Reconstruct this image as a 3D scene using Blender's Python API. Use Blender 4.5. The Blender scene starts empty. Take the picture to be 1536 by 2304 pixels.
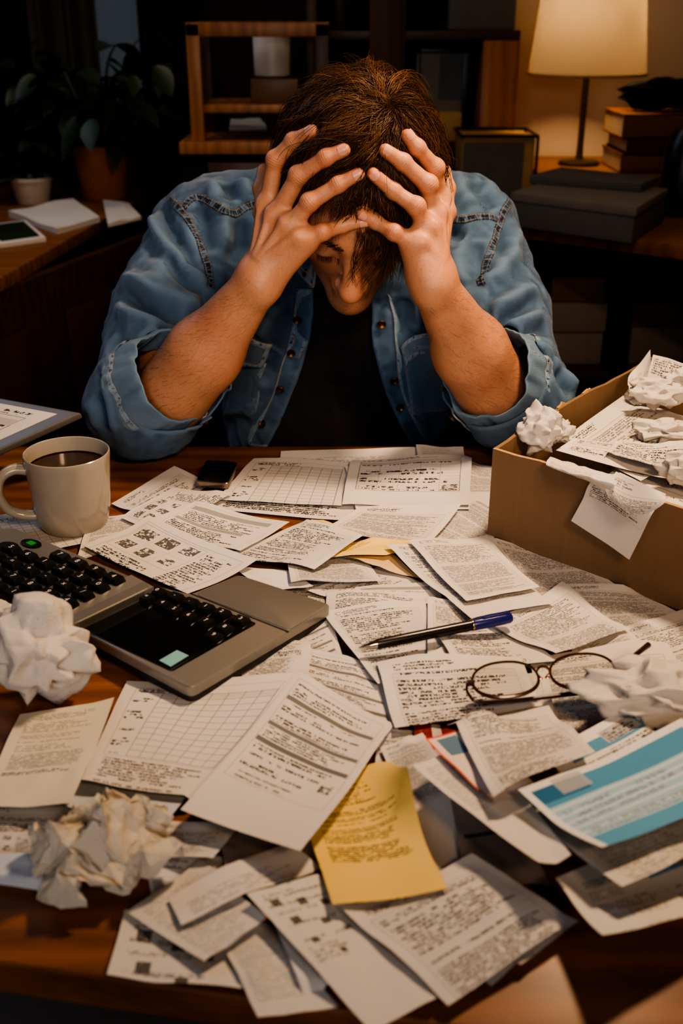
import bpy, bmesh, math, random
import numpy as np
from mathutils import Vector, Matrix
from mathutils.bvhtree import BVHTree
PI = math.pi
random.seed(7)
scene = bpy.context.scene
C = scene.collection
# ------------------------------------------------------------------ camera model (metres, z up, desk top at z = DESK)
F = 2400.0
PITCH = math.radians(25.0)
CAM = np.array([0.0, 0.0, 1.25])
DESK = 0.75
_cp, _sp = math.cos(PITCH), math.sin(PITCH)
def ray(px, py):
    a, b = (px-768.0)/F, -(py-1152.0)/F
    return np.array([a, _cp + b*_sp, -_sp + b*_cp])
def at_z(px, py, z):                 # where the sight line of a pixel meets height z
    d = ray(px, py); t = (z-CAM[2])/d[2]
    return CAM + d*t
def at_y(px, py, y):                 # ... meets the plane at distance y
    d = ray(px, py); t = (y-CAM[1])/d[1]
    return CAM + d*t
def proj(p):
    q = np.asarray(p, float)-CAM
    z = q[...,1]*_cp - q[...,2]*_sp
    u = q[...,1]*_sp + q[...,2]*_cp
    return 768+F*q[...,0]/z, 1152-F*u/z
def nrm(v):
    v = np.asarray(v, float); return v/np.linalg.norm(v)
# ------------------------------------------------------------------ object helpers
def tag(o, label=None, cat=None, group=None, kind=None):
    if label: o['label'] = label
    if cat: o['category'] = cat
    if group: o['group'] = group
    if kind: o['kind'] = kind
    return o
def empty(name, loc=(0,0,0), rz=0.0, label=None, cat=None, group=None):
    o = bpy.data.objects.new(name, None); C.objects.link(o)
    o.empty_display_size = 0.02
    o.location = loc; o.rotation_euler = (0,0,rz)
    return tag(o, label, cat, group)
def mesh_obj(name, verts, faces, mat, parent=None, smooth=True, uvs=None, loc=None, rot=None):
    me = bpy.data.meshes.new(name)
    me.from_pydata([tuple(map(float, v)) for v in verts], [], [tuple(int(i) for i in f) for f in faces])
    return _fin(name, me, mat, parent, smooth, uvs, loc, rot)
def _fin(name, me, mat, parent, smooth, uvs=None, loc=None, rot=None):
    if uvs is not None:
        l = me.uv_layers.new(name='UVMap')
        li = np.empty(len(me.loops), dtype=np.int32); me.loops.foreach_get('vertex_index', li)
        l.data.foreach_set('uv', np.asarray(uvs, dtype=np.float32)[li].ravel())
    if smooth: me.polygons.foreach_set('use_smooth', [True]*len(me.polygons))
    if mat: 
        for m in (mat if isinstance(mat,(list,tuple)) else [mat]): me.materials.append(m)
    me.update()
    o = bpy.data.objects.new(name, me); C.objects.link(o)
    if parent: o.parent = parent
    if loc is not None: o.location = loc
    if rot is not None: o.rotation_euler = rot
    return o
def np_mesh(name, V, Fq, mat, parent=None, smooth=True, uvs=None):
    """fast numpy mesh, Fq an (n,3) or (n,4) array"""
    V = np.ascontiguousarray(V, dtype=np.float32); Fq = np.ascontiguousarray(Fq, dtype=np.int32)
    me = bpy.data.meshes.new(name)
    k = Fq.shape[1]
    me.vertices.add(len(V)); me.vertices.foreach_set('co', V.ravel())
    me.loops.add(Fq.size); me.loops.foreach_set('vertex_index', Fq.ravel())
    me.polygons.add(len(Fq)); me.polygons.foreach_set('loop_start', np.arange(0, Fq.size, k, dtype=np.int32))
    me.update(calc_edges=True); me.validate()
    return _fin(name, me, mat, parent, smooth, uvs)
class MB:
    """collects boxes, tubes, lathes and prisms for ONE mesh"""
    def __init__(s): s.v=[]; s.f=[]
    def add(s, v, f):
        b=len(s.v); s.v += [tuple(map(float,q)) for q in v]; s.f += [tuple(i+b for i in q) for q in f]; return s
    def box(s, lo, hi, M=None):
        x0,y0,z0=lo; x1,y1,z1=hi
        v=[(x0,y0,z0),(x1,y0,z0),(x1,y1,z0),(x0,y1,z0),(x0,y0,z1),(x1,y0,z1),(x1,y1,z1),(x0,y1,z1)]
        if M is not None: v=[tuple(M@Vector(q)) for q in v]
        return s.add(v,[(3,2,1,0),(4,5,6,7),(0,1,5,4),(1,2,6,5),(2,3,7,6),(3,0,4,7)])
    def tube(s, pts, r, n=8, cap=True, ell=None):
        pts=[np.asarray(p,float) for p in pts]; m=len(pts); rr=r if hasattr(r,'__len__') else [r]*m
        T=[nrm(pts[min(i+1,m-1)]-pts[max(i-1,0)]) for i in range(m)]
        a=np.array((0,0,1.)) if abs(T[0][2])<.9 else np.array((1.,0,0)); N=nrm(a-T[0]*a.dot(T[0])); v=[]
        for i in range(m):
            N=nrm(N-T[i]*N.dot(T[i])); B=np.cross(T[i],N)
            for j in range(n):
                t=2*PI*j/n; e=ell or (1,1)
                v.append(pts[i]+rr[i]*(math.cos(t)*N*e[0]+math.sin(t)*B*e[1]))
        f=[(i*n+j,i*n+(j+1)%n,(i+1)*n+(j+1)%n,(i+1)*n+j) for i in range(m-1) for j in range(n)]
        if cap: f+= [tuple(range(n))[::-1], tuple((m-1)*n+j for j in range(n))]
        return s.add(v,f)
    def lathe(s, prof, n=48, c=(0,0,0), cap0=False, cap1=False):
        v=[]; f=[]
        for (r,z) in prof:
            for j in range(n):
                t=2*PI*j/n; v.append((c[0]+r*math.cos(t),c[1]+r*math.sin(t),c[2]+z))
        m=len(prof)
        for i in range(m-1):
            for j in range(n): f.append((i*n+j,i*n+(j+1)%n,(i+1)*n+(j+1)%n,(i+1)*n+j))
        if cap0: f.append(tuple(range(n))[::-1])
        if cap1: f.append(tuple((m-1)*n+j for j in range(n)))
        return s.add(v,f)
    def prism(s, poly, z0, z1):
        n=len(poly); v=[(x,y,z0) for x,y in poly]+[(x,y,z1) for x,y in poly]
        f=[tuple(range(n))[::-1], tuple(range(n,2*n))]+[(i,(i+1)%n,n+(i+1)%n,n+i) for i in range(n)]
        return s.add(v,f)
    def build(s, name, mat, parent=None, smooth=False, bevel=0, seg=2, loc=None, rot=None):
        o=mesh_obj(name,s.v,s.f,mat,parent,smooth or bevel>0,loc=loc,rot=rot)
        if bevel:
            bm=bmesh.new(); bm.from_mesh(o.data)
            ed=[e for e in bm.edges if len(e.link_faces)==2 and e.calc_face_angle(0)>.5]
            bmesh.ops.bevel(bm, geom=ed, offset=bevel, segments=seg, profile=.6, affect='EDGES', clamp_overlap=True)
            bm.to_mesh(o.data); bm.free()
            for p in o.data.polygons: p.use_smooth=True
        if smooth or bevel: autosmooth(o)
        return o
def autosmooth(o, ang=35):
    me=o.data; bm=bmesh.new(); bm.from_mesh(me); bm.normal_update()
    for e in bm.edges:
        e.smooth = not (len(e.link_faces)==2 and e.calc_face_angle(0) > math.radians(ang))
    bm.to_mesh(me); bm.free()
def rounded(poly, r, n=5):
    """round the corners of a 2-D polygon"""
    out=[]; m=len(poly)
    for i in range(m):
        a,b,c=(np.array(poly[(i+k)%m],float) for k in (-1,0,1))
        d1=nrm(a-b); d2=nrm(c-b); cs=np.clip(d1.dot(d2),-1,1); th=math.acos(cs)
        L=min(r/math.tan(th/2), .45*np.linalg.norm(a-b), .45*np.linalg.norm(c-b))
        p1=b+d1*L; p2=b+d2*L
        for k in range(n+1):
            t=k/n; out.append(tuple((1-t)**2*p1+2*t*(1-t)*b+t*t*p2))
    return out
# smooth value noise used for shapes (numpy)
_pr = np.random.RandomState(3)
_perm = _pr.permutation(4096); _val = _pr.rand(4096)*2-1
def vnoise(P):
    P=np.asarray(P,float); I=np.floor(P).astype(np.int64); f=P-I; w=f*f*(3-2*f); r=0
    for dx in (0,1):
        for dy in (0,1):
            for dz in (0,1):
                h=_perm[(_perm[(_perm[(I[...,0]+dx)&4095]+I[...,1]+dy)&4095]+I[...,2]+dz)&4095]
                r=r+_val[h]*(w[...,0] if dx else 1-w[...,0])*(w[...,1] if dy else 1-w[...,1])*(w[...,2] if dz else 1-w[...,2])
    return r
def fbm(P,o=4,g=.5):
    s=0;a=1
    for i in range(o): s=s+a*vnoise(np.asarray(P)*2**i+17.3*i); a*=g
    return s
# ------------------------------------------------------------------ node helper
class NT:
    def __init__(s, name, rough=.6, spec=.5):
        s.m=bpy.data.materials.new(name); s.m.use_nodes=True; s.t=s.m.node_tree; s.t.nodes.clear()
        s.out=s.n('ShaderNodeOutputMaterial'); s.b=s.n('ShaderNodeBsdfPrincipled')
        s.t.links.new(s.b.outputs[0], s.out.inputs[0])
        s.b.inputs['Roughness'].default_value=rough; s.b.inputs['Specular IOR Level'].default_value=spec
    def n(s,typ,**k):
        d=s.t.nodes.new(typ)
        for a,v in k.items(): setattr(d,a,v)
        return d
    def put(s,x,sock):
        if x is None: return
        if isinstance(x,bpy.types.NodeSocket): s.t.links.new(x,sock)
        else:
            if hasattr(sock.default_value,'__len__') and not hasattr(x,'__len__'): x=(x,)*len(sock.default_value)
            if hasattr(x,'__len__') and len(sock.default_value)==4 and len(x)==3: x=(*x,1)
            sock.default_value=x
    def set(s,**k):
        for a,v in k.items(): s.put(v,s.b.inputs[a.replace('_',' ')])
        return s
    def math(s,op,a,b=None,c=None,clamp=False):
        d=s.n('ShaderNodeMath',operation=op,use_clamp=clamp)
        s.put(a,d.inputs[0]); s.put(b,d.inputs[1])
        if c is not None: s.put(c,d.inputs[2])
        return d.outputs[0]
    def add(s,a,b): return s.math('ADD',a,b)
    def mul(s,a,b): return s.math('MULTIPLY',a,b)
    def sub(s,a,b): return s.math('SUBTRACT',a,b)
    def gt(s,a,b): return s.math('GREATER_THAN',a,b)
    def lt(s,a,b): return s.math('LESS_THAN',a,b)
    def max(s,a,b): return s.math('MAXIMUM',a,b)
    def mix(s,f,a,b,mode='MIX'):
        d=s.n('ShaderNodeMix',data_type='RGBA',blend_type=mode); s.put(f,d.inputs[0]); s.put(a,d.inputs[6]); s.put(b,d.inputs[7]); return d.outputs[2]
    def ramp(s,f,stops):
        d=s.n('ShaderNodeValToRGB'); e=d.color_ramp.elements
        while len(e)<len(stops): e.new(.5)
        for q,(p,c) in zip(e,stops): q.position=p; q.color=(*c,1) if hasattr(c,'__len__') else (c,c,c,1)
        s.put(f,d.inputs[0]); return d.outputs[0]
    def coord(s,which='Object'): return s.n('ShaderNodeTexCoord').outputs[which]
    def mapping(s,v,scale=(1,1,1),rot=(0,0,0),loc=(0,0,0)):
        d=s.n('ShaderNodeMapping'); s.put(v,d.inputs[0]); d.inputs[1].default_value=loc; d.inputs[2].default_value=rot; d.inputs[3].default_value=scale; return d.outputs[0]
    def noise(s,v,scale=5,detail=3,rough=.5,dist=0,dim='3D',out=0):
        d=s.n('ShaderNodeTexNoise',noise_dimensions=dim); s.put(v,d.inputs['Vector']); s.put(scale,d.inputs['Scale']); s.put(detail,d.inputs['Detail']); s.put(rough,d.inputs['Roughness']); s.put(dist,d.inputs['Distortion']); return d.outputs[out]
    def vor(s,v,scale=5,feat='F1',out=0):
        d=s.n('ShaderNodeTexVoronoi',feature=feat); s.put(v,d.inputs['Vector']); s.put(scale,d.inputs['Scale']); return d.outputs[out]
    def wave(s,v,scale=5,dist=2,detail=2,dscale=1,bands='X'):
        d=s.n('ShaderNodeTexWave',bands_direction=bands); s.put(v,d.inputs['Vector']); s.put(scale,d.inputs['Scale']); s.put(dist,d.inputs['Distortion']); s.put(detail,d.inputs['Detail']); s.put(dscale,d.inputs['Detail Scale']); return d.outputs[1]
    def attr(s,name,out=2): 
        d=s.n('ShaderNodeAttribute',attribute_name=name); return d.outputs[out]
    def bump(s,h,strength=.3,dist=.001,normal=None):
        d=s.n('ShaderNodeBump'); s.put(h,d.inputs['Height']); d.inputs['Strength'].default_value=strength; d.inputs['Distance'].default_value=dist
        if normal is not None: s.put(normal,d.inputs['Normal'])
        s.t.links.new(d.outputs[0],s.b.inputs['Normal']); return d.outputs[0]
    def sep(s,v):
        d=s.n('ShaderNodeSeparateXYZ'); s.put(v,d.inputs[0]); return d.outputs
    def comb(s,x=0,y=0,z=0):
        d=s.n('ShaderNodeCombineXYZ'); s.put(x,d.inputs[0]); s.put(y,d.inputs[1]); s.put(z,d.inputs[2]); return d.outputs[0]
def simple(name,col,rough=.6,spec=.5,metal=0,var=.15,scale=30,bump=0,coat=0):
    """plain surface with a gentle procedural variation"""
    m=NT(name,rough,spec); co=m.coord(); n=m.noise(co,scale,4)
    c=m.mix(n,tuple(x*(1-var) for x in col),tuple(min(1,x*(1+var)) for x in col)); m.put(c,m.b.inputs['Base Color'])
    m.b.inputs['Metallic'].default_value=metal
    if coat: m.b.inputs['Coat Weight'].default_value=coat
    if bump: m.bump(m.noise(co,scale*6,3),bump,.0005)
    return m.m
# ------------------------------------------------------------------ implicit-surface modelling (bodies and clothes)
def rc(P,a,b,ra,rb):
    a=np.asarray(a,float); ba=np.asarray(b,float)-a; pa=P-a
    h=np.clip(pa@ba/(ba@ba),0,1)
    return np.linalg.norm(pa-h[:,None]*ba,axis=1)-(ra+(rb-ra)*h)
def sph(P,c,r): return np.linalg.norm(P-np.asarray(c,float),axis=1)-r
def ell(P,c,R,rad):
    q=(P-np.asarray(c,float))@np.asarray(R,float).T; rad=np.asarray(rad,float)
    k0=np.linalg.norm(q/rad,axis=1); k1=np.linalg.norm(q/rad**2,axis=1)+1e-9
    return k0*(k0-1)/k1
def smin(a,b,k):
    if k<=0: return np.minimum(a,b)
    h=np.maximum(k-np.abs(a-b),0)/k; return np.minimum(a,b)-h*h*k*.25
def smax(a,b,k): return -smin(-a,-b,k)
def polygonize(f, lo, hi, h):
    lo=np.asarray(lo,float); hi=np.asarray(hi,float); B=8
    nb=np.ceil((hi-lo)/(h*B)).astype(int)+1
    ax=[lo[i]+(np.arange(nb[i])+.5)*B*h-.5*h for i in range(3)]
    G=np.stack(np.meshgrid(*ax,indexing='ij'),-1).reshape(-1,3)
    dc=f(G); act=np.abs(dc)<B*h*1.35
    vals=np.repeat(np.repeat(np.repeat(dc.reshape(nb),B,0),B,1),B,2).astype(np.float32)
    V6=vals.reshape(nb[0],B,nb[1],B,nb[2],B)
    idx=np.argwhere(act.reshape(nb))
    o=np.stack(np.meshgrid(*[np.arange(B)]*3,indexing='ij'),-1).reshape(-1,3)
    for s in range(0,len(idx),1500):
        b=idx[s:s+1500]; Pn=(b[:,None,:]*B+o[None]).reshape(-1,3)*h+lo
        d=f(Pn).astype(np.float32).reshape(len(b),B,B,B)
        V6[b[:,0],:,b[:,1],:,b[:,2],:]=d
    n=vals.shape; S=vals<0
    c=np.zeros(tuple(np.array(n)-1),np.int8)
    for i in (0,1):
        for j in (0,1):
            for k in (0,1): c+=S[i:n[0]-1+i,j:n[1]-1+j,k:n[2]-1+k]
    cells=np.argwhere((c>0)&(c<8)); vid=-np.ones(c.shape,np.int64); vid[tuple(cells.T)]=np.arange(len(cells))
    corners=[np.array((i,j,k)) for i in (0,1) for j in (0,1) for k in (0,1)]
    acc=np.zeros((len(cells),3)); cnt=np.zeros(len(cells))
    for p in corners:
        for a in range(3):
            if p[a]==0:
                q=p.copy(); q[a]=1
                v0=vals[tuple((cells+p).T)]; v1=vals[tuple((cells+q).T)]
                m=(v0<0)!=(v1<0); t=np.where(m,v0/(v0-v1+1e-12),0)
                pt=cells+p+t[:,None]*(q-p); acc[m]+=pt[m]; cnt[m]+=1
    V=lo+acc/cnt[:,None]*h
    Q=[]
    for a in range(3):
        b1,b2=(a+1)%3,(a+2)%3
        sl0=[slice(None)]*3; sl1=[slice(None)]*3; sl0[a]=slice(0,-1); sl1[a]=slice(1,None)
        e=np.argwhere(S[tuple(sl0)]!=S[tuple(sl1)])
        e=e[(e[:,b1]>0)&(e[:,b2]>0)&(e[:,b1]<c.shape[b1])&(e[:,b2]<c.shape[b2])]
        u1=np.zeros(3,int); u1[b1]=1; u2=np.zeros(3,int); u2[b2]=1
        q=np.stack([vid[tuple((e-x).T)] for x in (u1*0,u1,u1+u2,u2)],1)
        fl=S[tuple(e.T)]; q[~fl]=q[~fl][:,::-1]
        Q.append(q)
    Q=np.concatenate(Q); Q=Q[(Q>=0).all(1)]
    return V,Q
def compact(V,Fq):
    u,inv=np.unique(Fq,return_inverse=True); return V[u],inv.reshape(Fq.shape),u
def vnormals(V,Fq):
    n=np.cross(V[Fq[:,2]]-V[Fq[:,0]],V[Fq[:,3%Fq.shape[1]]]-V[Fq[:,1]]); N=np.zeros_like(V)
    for k in range(Fq.shape[1]): np.add.at(N,Fq[:,k],n)
    return N/(np.linalg.norm(N,axis=1,keepdims=True)+1e-12)
def relax(V,Fq,it=2,lam=.5):
    for _ in range(it):
        S=np.zeros_like(V); c=np.zeros(len(V))
        k=Fq.shape[1]
        for i in range(k):
            np.add.at(S,Fq[:,i],V[Fq[:,(i+1)%k]]); np.add.at(c,Fq[:,i],1)
            np.add.at(S,Fq[:,(i+1)%k],V[Fq[:,i]]); np.add.at(c,Fq[:,(i+1)%k],1)
        V=V+(S/np.maximum(c,1)[:,None]-V)*lam
    return V
def seg_dist(P,poly):
    """distance of points to a polyline, and arc parameter 0..1"""
    best=np.full(len(P),9.); t=np.zeros(len(P)); m=len(poly)-1
    for i in range(m):
        a=poly[i]; ba=poly[i+1]-a; h=np.clip((P-a)@ba/(ba@ba+1e-12),0,1)
        d=np.linalg.norm(P-a-h[:,None]*ba,axis=1); w=d<best; best[w]=d[w]; t[w]=(i+h[w])/m
    return best,t
def catmull(pts,n=8):
    pts=[np.asarray(p,float) for p in pts]; out=[]
    for i in range(len(pts)-1):
        p0=pts[max(i-1,0)];p1=pts[i];p2=pts[i+1];p3=pts[min(i+2,len(pts)-1)]
        for k in range(n):
            t=k/n; out.append(.5*((2*p1)+(-p0+p2)*t+(2*p0-5*p1+4*p2-p3)*t*t+(-p0+3*p1-3*p2+p3)*t**3))
    out.append(pts[-1]); return np.array(out)
# ------------------------------------------------------------------ materials
M={}
def mat_skin():
    m=NT('skin',.48,.42); co=m.coord()
    n1=m.noise(co,38,5,.6); n2=m.noise(co,190,3,.6); 
    c=m.mix(n1,(.41,.195,.108),(.535,.29,.172))
    c=m.mix(m.mul(m.ramp(m.noise(co,15,3),[(.45,0),(.7,1)]),.5),c,(.50,.20,.125))
    c=m.mix(m.mul(n2,.30),c,(.36,.14,.08))
    c=m.mix(m.mul(m.ramp(m.noise(co,420,2),[(.5,0),(.75,1)]),.35),c,(.30,.12,.07))
    c=m.mix(m.mul(m.attr('tint'),.62),c,(.52,.175,.095))
    st=m.vor(co,850); dots=m.lt(st,.28)
    b=m.mul(m.attr('beard'),m.add(m.mul(dots,.55),.32))
    c=m.mix(b,c,(.075,.038,.020))
    m.set(Base_Color=c); m.b.inputs['Subsurface Weight'].default_value=.12; m.b.inputs['Subsurface Radius'].default_value=(1,.35,.2); m.b.inputs['Subsurface Scale'].default_value=.006
    m.put(m.add(.40,m.mul(n2,.2)),m.b.inputs['Roughness'])
    cr=m.vor(co,520,'DISTANCE_TO_EDGE')
    wr=m.mul(m.math('SINE',m.add(m.mul(m.attr('cs'),2.4),m.mul(m.noise(co,300,2),3.0))),m.attr('cm'))
    m.bump(m.add(m.add(m.mul(m.noise(co,300,3),.35),m.mul(cr,.35)),m.add(m.mul(m.noise(co,55,4),1.3),m.mul(wr,.20))),.34,.0011)
    return m.m
def mat_denim(name,base,worn,wear=.5,seam=False,trim=False):
    m=NT(name,.88,.25); co=m.coord()
    n=m.noise(co,7,4,.6); n2=m.noise(co,34,4,.65)
    c=m.mix(m.ramp(m.add(m.mul(n,.6),m.mul(n2,.4)),[(.40,0),(.62,1)]),base,worn)
    po=m.ramp(m.n('ShaderNodeNewGeometry').outputs['Pointiness'],[(.485,0),(.535,1)])
    c=m.mix(m.mul(po,wear),c,tuple(min(1,x*1.5+.03) for x in worn))
    # twill: fine diagonal yarns
    tw=m.wave(m.mapping(co,(1,1,1),(0.6,0.5,0.7)),520,1.2,2,2); tw2=m.noise(m.mapping(co,(1400,1400,300)),1,2)
    c=m.mix(m.mul(m.math('MULTIPLY',tw,tw2),.55),c,tuple(min(1,x*1.8+.05) for x in worn))
    h=m.add(m.mul(tw,.5),m.mul(n2,1.2))
    if seam or trim:
        uv=m.coord('UV'); s=m.sep(uv)
        if seam:
            x=s[0]; y=s[1]
            pk=m.noise(m.mapping(uv,(3.2,.8,1)),1,2)
            c=m.mix(m.ramp(pk,[(.45,0),(.62,1)]),tuple(v*.35 for v in base),tuple(min(1,v*1.35+.02) for v in worn))
            l1=m.lt(m.math('ABSOLUTE',m.sub(y,.18)),.07); l2=m.lt(m.math('ABSOLUTE',m.sub(y,.82)),.07)
            dash=m.gt(m.math('FRACT',m.mul(x,2.6)),.25)
            c=m.mix(m.mul(m.mul(m.max(l1,l2),dash),.7),c,(.22,.17,.115))
        else:
            e=m.attr('edge')
            pk=m.noise(m.mapping(uv,(1.9,.9,1)),1,3)
            band=m.lt(e,.0075)
            c=m.mix(m.mul(band,m.ramp(pk,[(.38,0),(.6,1)])),c,tuple(min(1,v*1.4+.04) for v in worn))
            c=m.mix(m.mul(band,m.ramp(pk,[(.36,1),(.46,0)])),c,tuple(v*.4 for v in base))
            c=m.mix(m.mul(m.lt(e,.0012),.7),c,(.34,.32,.29))
            ln=m.lt(m.math('ABSOLUTE',m.sub(e,.0062)),.0007)
            dash=m.gt(m.math('FRACT',m.mul(m.add(s[0],s[1]),3.2)),.3)
            c=m.mix(m.mul(m.mul(ln,dash),.8),c,(.44,.33,.21))
        h=m.add(h,m.mul(pk,2.5))
    m.set(Base_Color=c)
    m.b.inputs['Sheen Weight'].default_value=.12; m.b.inputs['Sheen Roughness'].default_value=.4
    m.bump(h,.45,.0012); return m.m
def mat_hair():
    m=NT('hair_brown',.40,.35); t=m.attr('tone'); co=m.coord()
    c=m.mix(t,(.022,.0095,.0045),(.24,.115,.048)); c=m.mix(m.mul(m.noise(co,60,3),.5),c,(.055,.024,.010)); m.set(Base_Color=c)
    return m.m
M['skin']=mat_skin()
M['nail']=simple('nail',(.55,.285,.20),.30,.55,var=.06)
DB=(.017,.042,.090); DW=(.052,.100,.168)
M['denim']=mat_denim('denim',DB,DW,.75)
M['denim_in']=mat_denim('denim_turned',(.060,.115,.185),(.11,.18,.26),.4)
M['denim_seam']=mat_denim('denim_seam',DB,DW,.3,seam=True)
M['denim_trim']=mat_denim('denim_trim',DB,(.125,.205,.29),.5,trim=True)
M['denim_pocket']=mat_denim('denim_pocket',(.036,.078,.132),(.07,.13,.20),.4,trim=True)
M['thread']=simple('thread',(.24,.20,.15),.8)
M['tee']=simple('black_jersey',(.026,.023,.021),.95,.2,var=.4,scale=60,bump=.2)
M['trouser']=simple('dark_trouser',(.02,.02,.025),.9,.2)
M['brass_button']=simple('brass_button',(.16,.085,.04),.38,.5,metal=.75,var=.35,scale=400)
M['hair']=mat_hair()
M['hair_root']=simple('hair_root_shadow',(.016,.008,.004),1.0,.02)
def mat_wood(name,a,b,rough=.35,axis=0,coat=.12,scale=1.0):
    m=NT(name,rough,.5); co=m.coord('Object')
    sc=[9*scale]*3; sc[axis]=.9*scale
    v=m.mapping(co,tuple(sc)); n=m.noise(v,2.2,6,.62,.6); g=m.noise(m.mapping(co,tuple(4*x for x in sc)),9,3,.6)
    w=m.wave(v,1.1,6,3,1.2,'XYZ'[(axis+1)%3])
    t=m.add(m.mul(n,.55),m.add(m.mul(g,.25),m.mul(w,.2)))
    m.set(Base_Color=m.ramp(t,[(.30,a),(.68,b)])); m.put(m.add(rough-.06,m.mul(g,.18)),m.b.inputs['Roughness'])
    m.b.inputs['Coat Weight'].default_value=coat; m.b.inputs['Coat Roughness'].default_value=.25
    m.bump(g,.12,.0008); return m.m
# ---- crumpled paper
def crumple(name,label,c,R,axes=(1,1,1),seed=0,cat='paper ball',sub=6,mat=None,rough=1.0,rot=None,group=None,parent=None,spike=None):
    rs=np.random.RandomState(seed); bm=bmesh.new(); bmesh.ops.create_icosphere(bm,subdivisions=3,radius=1)
    e0=.16
    def jit(amp,tan):
        P=np.array([v.co[:] for v in bm.verts]); N=P/np.linalg.norm(P,axis=1,keepdims=True)
        t=rs.randn(*P.shape); t-=N*(t*N).sum(1,keepdims=True)
        P=P+N*(rs.uniform(-1,1,len(P))*amp)[:,None]+t*tan
        for v,p in zip(bm.verts,P): v.co=p
    P=np.array([v.co[:] for v in bm.verts]); N=P.copy()
    r=1+.20*rough*fbm(N*1.7+seed,2)+.24*rough*(np.abs(fbm(N*3.1+seed*1.7,2))-.3)-.32*rough*np.clip(1-np.abs(fbm(N*2.3+seed*.9+4,2))*5,0,1)
    if spike is not None:
        for dv,amt,wd in spike: r=r+amt*np.exp(-((N-nrm(dv))**2).sum(1)/wd**2)
    P=N*r[:,None]
    for v,p in zip(bm.verts,P): v.co=p
    jit(.165*rough,e0*.34)
    for amp in (.026,.010):
        bmesh.ops.subdivide_edges(bm,edges=list(bm.edges),cuts=1,use_grid_fill=True); jit(amp*rough,amp*.35)
    bmesh.ops.triangulate(bm,faces=list(bm.faces)); bm.verts.index_update()
    V=np.array([v.co[:] for v in bm.verts]); Fc=np.array([[v.index for v in f.verts] for f in bm.faces]); bm.free()
    W=V*.92*np.array(axes)*R
    if rot is not None: W=W@np.array(rot).T
    W[:,2]-=W[:,2].min(); fl=W[:,2]<.06*R; 
    o=np_mesh(name,W,Fc,mat or M['crumple'],parent,False)
    o.location=c
    tag(o,label,cat,group); return o
def mat_crumple(name,col):
    m=NT(name,.7,.25); co=m.coord(); n=m.noise(co,25,4)
    c=m.mix(n,tuple(v*.9 for v in col),col)
    g=m.noise(m.mapping(co,(900,260,400)),1,2,.7); r=m.noise(co,30,2)
    c=m.mix(m.mul(m.gt(g,.60),m.mul(m.gt(r,.56),.35)),c,(.2,.19,.18))
    m.set(Base_Color=c); m.b.inputs['Subsurface Weight'].default_value=.02; m.b.inputs['Subsurface Scale'].default_value=.004
    m.bump(m.vor(m.mapping(co,(1,1,1)),95,'DISTANCE_TO_EDGE'),.35,.002); return m.m
M['crumple']=mat_crumple('crumpled_paper',(.63,.585,.53))
M['crumple_warm']=mat_crumple('crumpled_cream_paper',(.62,.55,.45))
def light(name,typ,loc,power,col,size=.3,target=None,spread=None,sy=None):
    d=bpy.data.lights.new(name,typ); o=bpy.data.objects.new(name,d); C.objects.link(o); o.location=loc
    d.energy=power; d.color=col
    if typ=='AREA':
        d.size=size
        if sy: d.shape='RECTANGLE'; d.size_y=sy
        if spread: d.spread=spread
    elif typ in('POINT','SPOT'): d.shadow_soft_size=size
    if target is not None: o.rotation_euler=(Vector(target)-Vector(loc)).to_track_quat('-Z','Y').to_euler()
    return o

def crumpled_sheet(name,label,c,w,d,H,seed,mat,cat='crumpled paper',rz=0.0,style=None):
    """a sheet crushed and half opened again: large flat facets between sharp creases"""
    rs=np.random.RandomState(seed); n=6; bm=bmesh.new(); g=[]
    for i in range(n):
        for j in range(n):
            u,v=i/(n-1)-.5,j/(n-1)-.5; e=max(abs(u),abs(v))*2
            z=H*(.20+.85*rs.rand())*(1-.72*e**2)+H*.30*rs.rand()*(e>.9)
            if e>.9 and rs.rand()<.5: z=0.0
            g.append(bm.verts.new((w*u*(1-.10*rs.rand())+w*.07*rs.randn(),d*v*(1-.10*rs.rand())+d*.07*rs.randn(),z)))
    for i in range(n-1):
        for j in range(n-1):
            a,b,c_,e_=g[i*n+j],g[(i+1)*n+j],g[(i+1)*n+j+1],g[i*n+j+1]
            if rs.rand()<.5: bm.faces.new((a,b,c_)); bm.faces.new((a,c_,e_))
            else: bm.faces.new((a,b,e_)); bm.faces.new((b,c_,e_))
    for amp in (.0042,.0016,.0006):
        bmesh.ops.subdivide_edges(bm,edges=list(bm.edges),cuts=1,use_grid_fill=True)
        for v in bm.verts: v.co+=Vector(rs.randn(3)*amp*(.6,.6,1))
    bmesh.ops.triangulate(bm,faces=list(bm.faces))
    z0=min(v.co.z for v in bm.verts)
    for v in bm.verts: v.co.z-=z0
    me=bpy.data.meshes.new(name); bm.to_mesh(me); bm.free(); me.materials.append(mat)
    o=bpy.data.objects.new(name,me); C.objects.link(o); o.location=c; o.rotation_euler=(0,0,rz); return tag(o,label,cat)
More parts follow.
